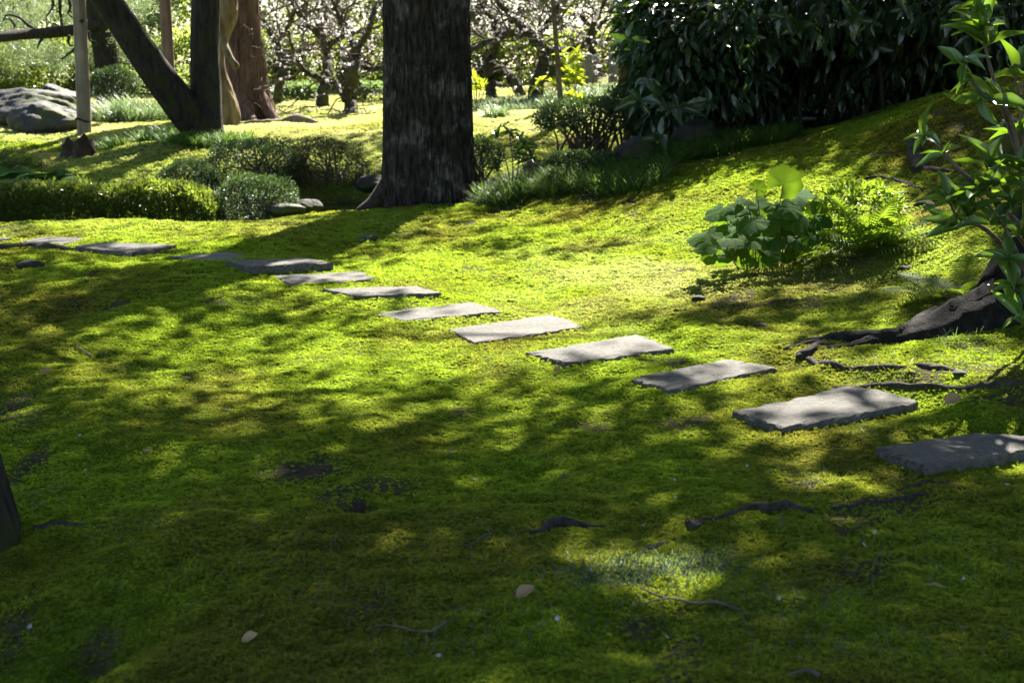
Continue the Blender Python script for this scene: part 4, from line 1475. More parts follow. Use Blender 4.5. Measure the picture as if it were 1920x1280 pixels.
def build_big_leaf_plants():
    # --- glossy shrub at the right edge
    b = foot(1990, 6.3)
    t = thing('glossy_shrub', 'glossy broad leaved shrub leaning in at the right edge with sunlit leaves', 'shrub', b)
    Y = 6.2
    stems = [[(1990, 640, 6.3), (1950, 480, 6.3), (1910, 300, 6.25), (1872, 180, 6.2), (1848, 90, 6.2), (1836, -10, 6.2), (1832, -80, 6.2)],
             [(1935, 420, 6.3), (1895, 225, 6.2), (1850, 185, 6.1), (1820, 145, 6.1), (1805, 110, 6.1)],
             [(1930, 440, 6.3), (1860, 370, 6.0), (1800, 320, 5.9), (1765, 280, 5.9), (1735, 255, 5.9)],
             [(1970, 520, 6.3), (1900, 430, 6.1), (1860, 370, 6.0), (1850, 310, 6.0)],
             [(1985, 600, 6.3), (1930, 520, 6.0), (1880, 420, 5.9), (1830, 360, 5.9)],
             [(1960, 560, 6.3), (1860, 440, 6.0), (1800, 410, 5.9), (1780, 380, 5.9)],
             [(1985, 620, 6.3), (1940, 560, 5.9), (1905, 540, 5.8), (1890, 500, 5.8)],
             [(1940, 440, 6.3), (1920, 260, 6.3), (1905, 150, 6.3), (1890, 120, 6.3)],
             [(1990, 620, 6.3), (1960, 400, 6.2), (1930, 250, 6.2), (1915, 150, 6.2)]]
    paths = []
    for s in stems:
        p = spline(np.array([at(*q) for q in s]), 30)
        paths.append((p, mkt('stem', [tube(p, np.linspace(.013, .004, 30), 7)], M_TWIG, t)))
    ros = [(1836, 15, 6.2, (-.2, .1, 1), 9, .19), (1842, 55, 6.2, (-.1, 0, 1), 8, .20), (1850, 85, 6.2, (.2, -.2, .8), 6, .19), (1808, 118, 6.1, (-.5, -.2, .8), 8, .15),
           (1822, 148, 6.1, (-.6, 0, .5), 4, .13), (1880, 190, 6.2, (.3, -.1, 1), 5, .14), (1858, 185, 6.1, (-.4, -.3, .3), 3, .2), (1737, 254, 5.9, (-.6, 0, .7), 7, .15),
           (1770, 288, 5.9, (-.3, -.2, .8), 6, .13), (1850, 312, 6.0, (0, -.1, 1), 8, .18), (1835, 355, 5.9, (-.2, -.2, 1), 8, .2), (1875, 345, 6.0, (.2, -.3, 1), 8, .2),
           (1785, 378, 5.9, (-.4, -.2, .9), 7, .18), (1815, 405, 5.9, (-.2, -.3, .7), 8, .19), (1860, 420, 5.9, (0, -.4, .8), 8, .19), (1800, 425, 5.95, (-.5, -.3, .4), 6, .16),
           (1890, 485, 5.8, (-.1, -.4, .8), 7, .17), (1905, 535, 5.8, (-.2, -.4, .6), 6, .17), (1900, 380, 6.0, (.1, -.3, 1), 7, .19), (1905, 250, 6.3, (0, 0, 1), 7, .18),
           (1900, 140, 6.3, (.1, -.2, 1), 6, .18), (1915, 320, 6.1, (.1, -.3, 1), 7, .18), (1915, 440, 6.0, (.2, -.3, .9), 7, .19), (1838, 180, 6.05, (-.2, -.4, -.7), 2, .2), (1912, 590, 5.75, (-.3, -.3, .5), 5, .16)]
    for px, py, y, ax, n, L in ros:
        P = at(px, py, y)
        st = min(paths, key=lambda q: np.min(np.linalg.norm(q[0] - P, axis=1)))[1]
        rosette(st, 'shrub', M_SHRUB, P, np.array(ax), n, L * .9, 1.0, .1)
    # --- large speckled aucuba behind the slope
    b = foot(1500, 14.0)
    t = thing('speckled_aucuba', 'huge dark shrub with drooping speckled glossy leaves filling the upper right', 'shrub', b)
    # rosette sites on the camera side of a few big lobes
    lobes = [((1265, 60), 13.2, 100, 110), ((1400, 20), 12.9, 130, 100), ((1560, -10), 12.6, 150, 115), ((1740, -20), 12.4, 150, 120), ((1900, -20), 12.2, 110, 110), ((1240, 170), 13.4, 65, 80), ((1340, 130), 13.4, 100, 90), ((1215, 40), 13.5, 60, 60)]
    sites = []
    for (px, py), y, wx, wy in lobes:
        c = at(px, py, y + .5); rx = wx * y / FPX; rz = wy * y / FPX
        n = int(9 * wx * wy / 9000) + 3
        d = rand_unit(n * 3); d = d[(d[:, 1] < .25)][:n]
        for q in d: sites.append((c + q * np.array([rx, .7, rz]) * rng.uniform(.85, 1.08), q))
    # drooping left skirt
    for px, py in ((1180, 40), (1195, 90), (1188, 130), (1215, 150), (1240, 180), (1225, 215), (1205, 235), (1255, 230), (1240, 255), (1270, 200), (1200, 190), (1180, 75), (1290, 160), (1300, 210), (1215, 110), (1330, 190)):
        sites.append((at(px, py, 13.0 + rng.uniform(-.2, .3)), np.array([-.5, -.6, -.1])))
    cnt = 0
    sites.sort(key=lambda s: s[0][1])
    for P, q in sites:
        n = int(rng.integers(4, 7))
        if cnt + n > 300: break
        rosette(t, 'aucuba', M_AUCUBA, P, unit(q * .8 + np.array([0, -.2, .4])), n, float(rng.uniform(.12, .21)), 1.1, .3)
        cnt += n
    # the rest of the leaf mass as one part
    PP, DD = [], []
    for (px, py), y, wx, wy in lobes + [((1450, 150), 14.2, 130, 110), ((1600, 110), 13.8, 130, 100), ((1750, 90), 13.4, 120, 70), ((1880, 80), 13.0, 100, 80)]:
        c = at(px, py, y + .9); rad = np.array([wx * y / FPX, .9, wy * y / FPX])
        P, d = shell_points(1300, c, rad * 1.05, .25, -.95)
        PP.append(P); DD.append(d)
    P = np.concatenate(PP); d = np.concatenate(DD)
    zmin = gz(P[:, 0], P[:, 1]) + .08
    k = P[:, 2] > zmin
    P, d = P[k], d[k]
    n = len(P)
    D = unit(d + rng.normal(size=(n, 3)) * .5 + np.array([0, -.1, -.6])); Nn = rand_unit(n) * .6 + np.array([0, -.2, 1.0])
    V, F = scatter(*LEAF6, P, D, Nn, rng.uniform(.10, .2, n), rng.uniform(.042, .072, n))
    mk('foliage', V, F, M_AUCUBA, t, kind='stuff')
    tb = []
    for k in range(26):
        x = rng.uniform(1300, 1900); y = rng.uniform(13.7, 14.8)
        a = foot(x, y); e = a + np.array([rng.normal() * .5, rng.normal() * .3, rng.uniform(.8, 2.0)])
        p = limb_path(a + [0, 0, -.05], e, 5, .06); tb.append(tube(p, np.linspace(.022, .008, len(p)), 6))
    mkt('stems', tb, M_DARKBARK, t, kind='stuff')
    # backing of the same shrub: further leaf mass so that only chinks of light come through
    PP = []
    for px, py, y in ((1330, 60, 15.2), (1480, 40, 15.0), (1640, 20, 14.8), (1800, 0, 14.6), (1940, 0, 14.4), (1400, 190, 15.2), (1550, 160, 15.0), (1700, 120, 14.8), (1860, 80, 14.5)):
        c = at(px, py, y); P, d = shell_points(1600, c, (.85, .7, .75), .1, -1)
        PP.append(P)
    P = np.concatenate(PP); P = P[P[:, 2] > gz(P[:, 0], P[:, 1]) + .05]; n = len(P)
    V, F = scatter(*LEAF6, P, unit(rng.normal(size=(n, 3)) + np.array([0, 0, -.6])), rand_unit(n) + np.array([0, -.4, .8]), rng.uniform(.14, .24, n), rng.uniform(.06, .09, n))
    mk('inner_foliage', V, F, M_AUCUBA, t, kind='stuff')

    # --- butterbur: round leaves on stalks, each its own part
    b = foot(1440, 8.35)
    t = thing('butterbur', 'clump of large round cupped butterbur leaves, some glowing in the sun', 'plant', b)

    def round_leaf(seed, cup):
        r = np.random.default_rng(seed)
        V = [(0, 0, 0)]; F = []
        K = 30
        for j in range(1, 6):
            s = j / 5
            for i in range(K):
                a = -2.72 + 5.44 * i / (K - 1)
                w = 1 + .06 * math.sin(a * 7 + seed) + .03 * math.sin(a * 17)
                z = cup * s * s * .5 + .022 * s * math.sin(a * 7 + 1) + .10 * s * math.sin(a * 2 + seed)
                V.append((math.cos(a) * s * w * .5 + .1 * s, math.sin(a) * s * w * .56, z * .5))
        for i in range(K - 1): F.append((0, 1 + i, 2 + i))
        for j in range(4):
            for i in range(K - 1):
                q = 1 + j * K + i
                F.append((q, q + K, q + K + 1, q + 1))
        return new_mesh('butterbur_leaf', V, F)
    RL = [round_leaf(s, c) for s, c in ((1, -.35), (2, -.6), (3, -.2), (4, -.5))]
    leaves = [(1355, 393, 50, 0), (1325, 439, 50, 0), (1468, 346, 62, 1), (1492, 364, 56, 2), (1419, 354, 32, 1), (1396, 391, 34, 0), (1417, 381, 30, 2), (1389, 409, 34, 0),
              (1392, 441, 48, 0), (1428, 435, 50, 0), (1458, 421, 44, 0), (1490, 409, 54, 0), (1463, 396, 46, 2), (1451, 384, 30, 0), (1355, 471, 36, 3), (1371, 448, 34, 2),
              (1360, 414, 38, 1), (1503, 378, 44, 1), (1538, 416, 36, 0), (1506, 425, 32, 0), (1518, 444, 28, 0), (1403, 398, 36, 0), (1440, 400, 36, 1), (1480, 440, 36, 2), (1450, 452, 34, 2), (1478, 388, 40, 0), (1340, 455, 36, 0), (1410, 462, 34, 0), (1375, 425, 40, 2), (1440, 470, 26, 3), (1330, 480, 22, 3), (1530, 395, 34, 1), (1410, 415, 44, 0), (1345, 425, 40, 0), (1380, 465, 36, 0), (1420, 450, 40, 2), (1465, 445, 38, 0), (1495, 450, 30, 2), (1520, 410, 36, 0), (1435, 415, 40, 0), (1400, 375, 30, 2), (1370, 385, 36, 0), (1480, 420, 40, 0), (1365, 474, 32, 0), (1400, 478, 34, 3), (1435, 478, 34, 2), (1470, 474, 34, 0), (1500, 466, 34, 2), (1325, 462, 34, 0)]
    for i, (px, py, w, m) in enumerate(leaves):
        Y = 8.35 + rng.uniform(-.22, .25) - (py - 410) * .0022
        P = at(px, py, Y); s = w * Y / FPX * (1.0 if m == 1 else 1.3)
        # m 0: blade tilted to the camera catching sky light; 1: upright, lit from behind; 2: dark tilted back; 3: hanging
        side = (px - 1440) / 110
        if m == 0: N = np.array([side * .4 - .25, -.55, .85]); D = np.array([side * .8, -.6, -.45])
        elif m == 1: N = np.array([side * .3 + .1, -.8, .55]); D = np.array([rng.uniform(-.8, .8), .1, .5])
        elif m == 2: N = np.array([side * .4, -.5, .8]); D = np.array([side + .4, -.3, -.1])
        else: N = np.array([-.2, -.9, .3]); D = np.array([-.1, -.2, -.9])
        N = N + rng.normal(size=3) * .15
        f = foot(px + (1440 - px) * .55, 8.4 + rng.uniform(-.1, .1))
        pth = spline(np.array([f - [0, 0, .02], (f + P) / 2 + np.array([-side * .02, .02, .03]), P]), 10)
        st = mkt('stalk', [tube(pth, np.linspace(.0045, .003, 10), 6)], M_STEM, t)
        shared('leaf', RL[i % 4], M_BUTTER, st, orient(P, D, N, s))

    # --- ferns
    def frond(n, curl):
        V, F = [], []
        for i in range(n):
            u = (i + 1) / (n + 1); L = .26 * math.sin(math.pi * (u * .82 + .14)) ** .9
            z = -curl * u * u
            for sgn in (-1, 1):
                k = len(V)
                w = .30 / n
                V += [(u - w, 0, z), (u + w, 0, z), (u + w * .9 + L * .35, sgn * L * .6, z - .02 + .03), (u - w * .5 + L * .35, sgn * L * .6, z + .01), (u + L * .55, sgn * L, z - .06 * L * 4)]
                F += [(k, k + 1, k + 2, k + 3), (k + 3, k + 2, k + 4)]
        k = len(V)
        for i in range(9):
            u = i / 8
            V += [(u, -.006, -curl * u * u - .004), (u, .006, -curl * u * u - .004)]
        for i in range(8): F.append((k + 2 * i, k + 2 * i + 1, k + 2 * i + 3, k + 2 * i + 2))
        return new_mesh('fern_frond', V, F)
    FR = [frond(17, .35), frond(15, .55), frond(19, .2)]

    def fern(px, Y, n, L, lab, elmin=.15, elmax=1.0, bias=None):
        b = foot(px, Y)
        t = thing('fern', lab, 'fern', b, 'ferns on the right slope')
        for k in range(n):
            a = 2 * math.pi * k / n + rng.uniform(-.35, .35)
            el = rng.uniform(elmin, elmax)
            D = np.array([math.cos(a) * math.cos(el), math.sin(a) * math.cos(el), math.sin(el)])
            if bias is not None: D = unit(D + bias)
            shared('frond', FR[k % 3], M_FERN, t, orient(b + np.array([rng.normal() * .02, rng.normal() * .02, .01]), D, np.array([0, 0, 1.0]) + rng.normal(size=3) * .25, L * rng.uniform(.75, 1.2)))
        return t
    fern(1625, 8.2, 26, .40, 'full sunlit fern clump to the right of the butterbur', .1, 1.2)
    fern(1555, 8.4, 16, .34, 'fern squeezed between the butterbur and the full fern clump')
    fern(1670, 8.3, 18, .38, 'fern with long yellow green fronds at the right end of the sunny clump', .1, .9)
    fern(1500, 8.2, 9, .22, 'small fern tucked under the butterbur leaves', .1, .7)
    fern(1800, 6.9, 13, .30, 'shaded fern beside the thick buttress root', .15, .9)
    fern(1755, 6.9, 9, .24, 'small blue green fern left of the buttress root, nearest the picture middle', .1, .8)
    # fine-leaved plant glittering white in the sun
    c = at(1610, 385, 8.35)
    bush('small_leaved_plant', 'low plant with small leaves glittering white above the fern clump', 'plant', c, (.26, .15, .12), 620, .05, .026, M_FERN, 0, None, LEAF6, -.6)
    # --- broad leaves by the hedge, far left
    b = foot(70, 13.7)
    t = thing('butterbur', 'flat patch of round leaves behind the hedge at the far left', 'plant', b)
    for i in range(26):
        px = rng.uniform(-20, 145); Y = 13.7 + rng.uniform(-.3, .3)
        P = at(px, 332 + rng.uniform(-14, 12), Y)
        shared('leaf', RL[i % 4], M_BUTTER, t, orient(P, unit(np.array([rng.normal(), rng.normal(), -.1])), np.array([0, -.25, 1.0]) + rng.normal(size=3) * .25, rng.uniform(.2, .32)))
        f = foot(px, Y); mkt('stalk', [tube(np.array([f - [0, 0, .02], (f + P) / 2, P]), .005, 5)], M_STEM, t)
    # --- sapling rosettes right of the trunk
    for px, py, Y, lab, n in ((955, 250, 13.2, 'single dark sapling with whorled leaves right of the big trunk', 3), (985, 272, 13.0, 'leafy dark sapling cluster just right of the single whorled sapling', 5)):
        b = foot(px + 5, Y)
        t = thing('sapling', lab, 'sapling', b, 'dark saplings beside the trunk')
        for k in range(n):
            P = at(px + rng.uniform(-22, 22) * (k > 0), py + k * 8, Y + rng.uniform(-.1, .1))
            st = mkt('stem', [tube(spline(np.array([b - [0, 0, .03], (b + P) / 2 + [.02, 0, 0], P]), 8), np.linspace(.008, .004, 8), 5)], M_TWIG, t)
            rosette(st, 'sapling', M_AUCUBA, P, np.array([rng.normal() * .2, -.2, 1]), 7, .13, 1.1, .15)
    # --- slim brown sapling trunk and yellow-green young plants
    b = foot(1053, 20.5)
    t = thing('slender_sapling', 'slender bare brown sapling stem standing in front of the plum trees', 'sapling', b)
    p = spline(np.array([b - [0, 0, .05], at(1048, 150, 20.5), at(1042, 70, 20.5), at(1036, -10, 20.5), at(1030, -120, 20.5)]), 40)
    mkt('trunk', [tube(p, np.linspace(.045, .028, 40), 10, .06, 2)], M_TWIG, t)
    p2 = spline(np.array([at(1044, 45, 20.5), at(1058, 25, 20.4), at(1078, 0, 20.4), at(1095, -30, 20.4)]), 16)
    mkt('branch', [tube(p2, np.linspace(.018, .006, 16), 7)], M_TWIG, t)
    for px, py in ((1068, 14), (1074, 4), (1064, 18)):
        rosette(t, 'lime', M_LIME, at(px, py, 20.4), np.array([.2, 0, -1]), 2, .12)
    for px, y0, y1, Y, n, lab in ((1072, 100, 165, 21.5, 22, 'bright yellow green young plant behind the slender sapling stem'),
                                  (1090, 175, 200, 20.8, 6, 'low bright yellow seedling on the lawn right of the sapling stem'),
                                  (1030, 145, 165, 21.8, 5, 'small yellow leaved plant left of the sapling stem'),
                                  (893, 150, 178, 21.0, 9, 'bright yellow leaves peeking out right behind the big trunk')):
        b = foot(px, Y); t = thing('young_plant', lab, 'plant', b, 'bright young plants on the lawn')
        for k in range(n):
            P = at(px + rng.uniform(-24, 24), rng.uniform(y0, y1), Y + rng.uniform(-.2, .2))
            rosette(t, 'lime', M_LIME, P, np.array([rng.normal() * .3, rng.normal() * .3, 1]), 5, .15, 1.0, .1)
            if k < 6: mkt('stem', [tube(np.array([b - [0, 0, .03], (b + P) / 2, P]), .006, 5)], M_TWIG, t)


build_big_leaf_plants()


# ------------------------------------------------------------------ grasses
def build_grass():
    # mondo grass band along the foot of the slope
    X, Y = [], []
    for px, py, rx, ry, n in ((960, 365, 70, .7, 4800), (1040, 350, 90, .7, 6300), (1130, 330, 100, .7, 7000), (1230, 305, 100, .7, 7000), (1330, 283, 100, .6, 6500), (1420, 272, 70, .5, 3800),
                              (1180, 345, 80, .5, 2000), (850, 372, 50, .25, 900)):
        g = ground(px, py)
        x, y = blob_xy(n, g, (rx * g[1] / FPX, ry)); X.append(x); Y.append(y)
    X, Y = np.concatenate(X), np.concatenate(Y)
    grass_patch('mondo_grass', 'dark blue green mondo grass band running up the foot of the slope', X, Y, .19, .0085, M_GRASS, .6)
    X, Y = [], []
    for px, Y0, rx, ry, n in ((300, 17.3, 45, .5, 1800), (380, 16.5, 60, .35, 1600), (345, 16.9, 40, .4, 1200), (445, 16.6, 30, .3, 600)):
        g = foot(px, Y0); x, y = blob_xy(n, g, (rx * Y0 / FPX, ry)); X.append(x); Y.append(y)
    grass_patch('mondo_grass', 'green grass tuft ring round the foot of the twin stemmed tree', np.concatenate(X), np.concatenate(Y), .17, .009, M_GRASS, .5)
    g = foot(200, 16.4); x, y = blob_xy(700, g, (.22, .2))
    grass_patch('mondo_grass', 'small grass tuft growing against the rotten stump', x, y, .14, .009, M_GRASS, .5)
    g = foot(255, 20.6); x, y = blob_xy(3000, g, (.55, .7))
    grass_patch('pale_grass', 'pale sunlit ornamental grass clump behind the leaning stem', x, y, .34, .010, M_PALEGRASS, .6)
    X, Y = [], []
    for px, Y0, rx, ry, n in ((960, 21.8, 110, .8, 5000), (1100, 23.5, 90, 1.0, 4500), (1140, 22.2, 50, .8, 2200), (930, 19.6, 22, .2, 500)):
        g = foot(px, Y0); x, y = blob_xy(n, g, (rx * Y0 / FPX, ry)); X.append(x); Y.append(y)
    grass_patch('pale_grass', 'pale green sunlit grass mound on the lawn under the plum trees', np.concatenate(X), np.concatenate(Y), .16, .012, M_PALEGRASS, .6)
    # thin blades growing through the foreground moss
    X, Y = [], []
    for px, py, wx, wy, n in ((1230, 1075, 170, 35, 750), (1150, 1090, 120, 30, 320), (1310, 1060, 90, 25, 220), (920, 1000, 150, 60, 70), (1000, 1160, 250, 60, 150), (500, 1050, 220, 40, 90), (260, 960, 130, 30, 110),
                              (620, 1110, 160, 30, 70), (90, 1130, 80, 60, 60), (1480, 1150, 260, 60, 260), (1700, 1050, 200, 90, 120), (1500, 900, 110, 30, 60), (1600, 1230, 250, 40, 150), (120, 1230, 100, 40, 60), (850, 1200, 200, 40, 70)):
        for _ in range(n):
            a, c = px + rng.normal() * wx * .5, py + rng.normal() * wy * .5
            g = onz(a, min(c, 1300), .01); X.append(g[0]); Y.append(g[1])
    grass_patch('grass_blades', 'sparse thin blue green grass blades poking through foreground moss', np.array(X), np.array(Y), .042, .0032, M_TURFBLADE, .5, .004)
    X, Y = [], []
    for px, py, n in ((70, 945, 60), (470, 565, 30), (1650, 700, 40), (1790, 640, 60), (1640, 830, 25), (1840, 690, 40)):
        g = ground(px, py); x, y = blob_xy(n, g, (.12, .12)); X.append(x); Y.append(y)
    grass_patch('grass_blades', 'thin scattered grass blades around roots and left trunk', np.concatenate(X), np.concatenate(Y), .07, .003, M_GRASS, .6)


build_grass()


# ------------------------------------------------------------------ plum trees
def plum(px, Y, limbs, label, nsub, seed, blossom=1.0):
    r = np.random.default_rng(seed)
    b = foot(px, Y)
    t = thing('plum_tree', label, 'plum tree', b, 'blossoming plum trees')
    allp = []
    for k, (pts, w0, w1) in enumerate(limbs):
        p = np.array([at(x, y, Y + (r.normal() * .25 if 0 < i else 0)) for i, (x, y) in enumerate(pts)])
        if k == 0: p[0] = b - np.array([0, 0, .08])
        n = 14 * len(pts)
        p = spline(p, n)
        p[2:] += r.normal(size=(n - 2, 3)) * .012
        rr = np.linspace(w0 * .85, w1 * .75, n) * Y / FPX / 2
        if k == 0: rr[:6] *= np.linspace(1.5, 1.05, 6)
        mkt('trunk' if k == 0 else 'limb', [tube(p, rr, 12, .28, seed + k)], M_PLUM, t)
        if k == 0: p = p[int(n * .6):]
        allp.append(p)
    A = np.concatenate(allp)
    twigs, bl = [], []
    for s in range(nsub):
        a = A[r.integers(len(A))]
        d = unit(np.array([r.normal(), r.normal() * .6, r.normal() * .6 + .45]))
        L = r.uniform(.5, 1.2)
        p = [a]
        for i in range(5):
            d = unit(d + r.normal(size=3) * .33)
            p.append(p[-1] + d * L / 5)
        p = spline(np.array(p), 12)
        twigs.append(tube(p, np.linspace(r.uniform(.012, .024), .005, 12), 6, .2, s))
        for _ in range(5):
            i = r.integers(2, 12)
            dd = unit(d * .3 + np.array([r.normal(), r.normal(), r.normal() * .7 + .5]))
            l2 = r.uniform(.2, .6)
            q = spline(np.array([p[i], p[i] + dd * l2 * .5 + r.normal(size=3) * .03, p[i] + dd * l2 + r.normal(size=3) * .06]), 6)
            twigs.append(tube(q, np.linspace(.007, .003, 6), 4))
            m = int(9 * blossom) if r.random() < .55 else 0
            for _ in range(m):
                u = r.uniform(.1, 1)
                j = min(int(u * 5), 4)
                bl.append(q[j] * (1 - (u * 5 - j)) + q[j + 1] * (u * 5 - j) + r.normal(size=3) * .012)
    mkt('branches', twigs, M_TWIG, t, kind='stuff')
    bl = np.array(bl); n = len(bl)
    # a blossom: five petals in a cup
    T, F = [], []
    for k in range(5):
        a = k * 2 * math.pi / 5
        for rr, da, z in ((.05, 0, 0), (.6, -.45, .15), (1, 0, .4), (.6, .45, .15)):
            T.append((math.cos(a + da) * rr, math.sin(a + da) * rr, z))
        F.append((4 * k, 4 * k + 1, 4 * k + 2, 4 * k + 3))
    D = rand_unit(n); sz = r.uniform(.014, .026, n)
    V, FF = scatter(np.array(T), np.array(F), bl, D, rand_unit(n), sz, sz)
    mk('blossoms', V, FF, M_BLOSSOM, t, kind='stuff')


def build_plums():
    plum(1004, 23, [([(1002, 182), (1008, 150), (1018, 125), (1020, 98), (1000, 72)], 34, 22), ([(1000, 72), (985, 55), (968, 40), (950, 20), (930, 0), (915, -25)], 20, 8),
                    ([(1000, 72), (1018, 55), (1030, 40), (1042, 20), (1050, -10)], 15, 6), ([(1020, 98), (1045, 95), (1070, 92), (1100, 78), (1112, 50), (1125, 20), (1140, -15)], 20, 8),
                    ([(1090, 86), (1120, 80), (1150, 70)], 9, 4), ([(990, 62), (960, 62), (930, 68), (905, 82), (880, 95), (850, 90)], 17, 8)],
         'gnarled plum tree with S shaped trunk beside the slender sapling', 38, 1, 1.2)
    plum(922, 24, [([(922, 180), (918, 150), (915, 130), (925, 100), (935, 70)], 26, 16), ([(978, 180), (962, 150), (945, 135), (920, 122), (900, 132), (875, 148)], 22, 9),
                   ([(935, 70), (925, 40), (905, 15), (895, -20)], 13, 5), ([(935, 75), (955, 45), (975, 15), (1000, -15)], 13, 5)],
         'low plum tree with crossing limbs just right of the big trunk', 30, 2, 1.2)
    plum(658, 22.5, [([(655, 207), (658, 175), (663, 140), (664, 110), (668, 90)], 30, 22), ([(652, 190), (638, 170), (622, 152), (590, 143), (562, 125), (548, 92), (540, 60)], 15, 6),
                     ([(664, 118), (690, 128), (715, 128), (735, 118)], 13, 9), ([(668, 92), (650, 60), (635, 30), (620, -10)], 16, 7), ([(668, 95), (690, 60), (700, 25), (720, -15)], 14, 6)],
         'upright plum tree left of the big trunk with a long low left limb', 38, 3, 1.2)
    plum(606, 24.5, [([(606, 202), (606, 175), (612, 140), (614, 100), (606, 70)], 27, 18), ([(606, 72), (580, 50), (560, 25), (540, -10)], 14, 6), ([(610, 90), (640, 70), (670, 60), (710, 50)], 13, 6),
                     ([(604, 60), (610, 30), (600, -15)], 12, 6)],
         'plum tree with a short stout trunk between cedar and upright plum', 36, 4, 1.3)
    plum(520, 25.5, [([(520, 195), (524, 160), (530, 120), (520, 85)], 22, 14), ([(520, 85), (500, 50), (485, 15), (475, -20)], 12, 5), ([(526, 120), (560, 100), (590, 90)], 11, 5), ([(520, 85), (540, 50), (560, 10)], 11, 5)],
         'thin plum tree close to the right side of the cedar', 36, 5, 1.5)
    plum(1120, 28.5, [([(1120, 150), (1118, 120), (1110, 90), (1115, 60)], 18, 12), ([(1115, 60), (1090, 30), (1075, -10)], 10, 5), ([(1115, 60), (1140, 30), (1160, -10)], 10, 5)],
         'farthest plum tree behind the fence posts', 34, 6, 1.4)
    plum(800, 26.5, [([(790, 195), (795, 150), (800, 110), (790, 70)], 20, 14), ([(790, 70), (760, 40), (735, 0)], 11, 5), ([(795, 90), (840, 60), (880, 30), (900, -5)], 12, 5)],
         'plum tree hidden behind the big trunk, twigs showing on both sides', 30, 7, 1.3)


build_plums()


# ------------------------------------------------------------------ background hedge, pine and trees
def leaf_cloud(c, rad, n, inner=.5):
    P, d = shell_points(n, c, rad, inner, -1)
    return P, d


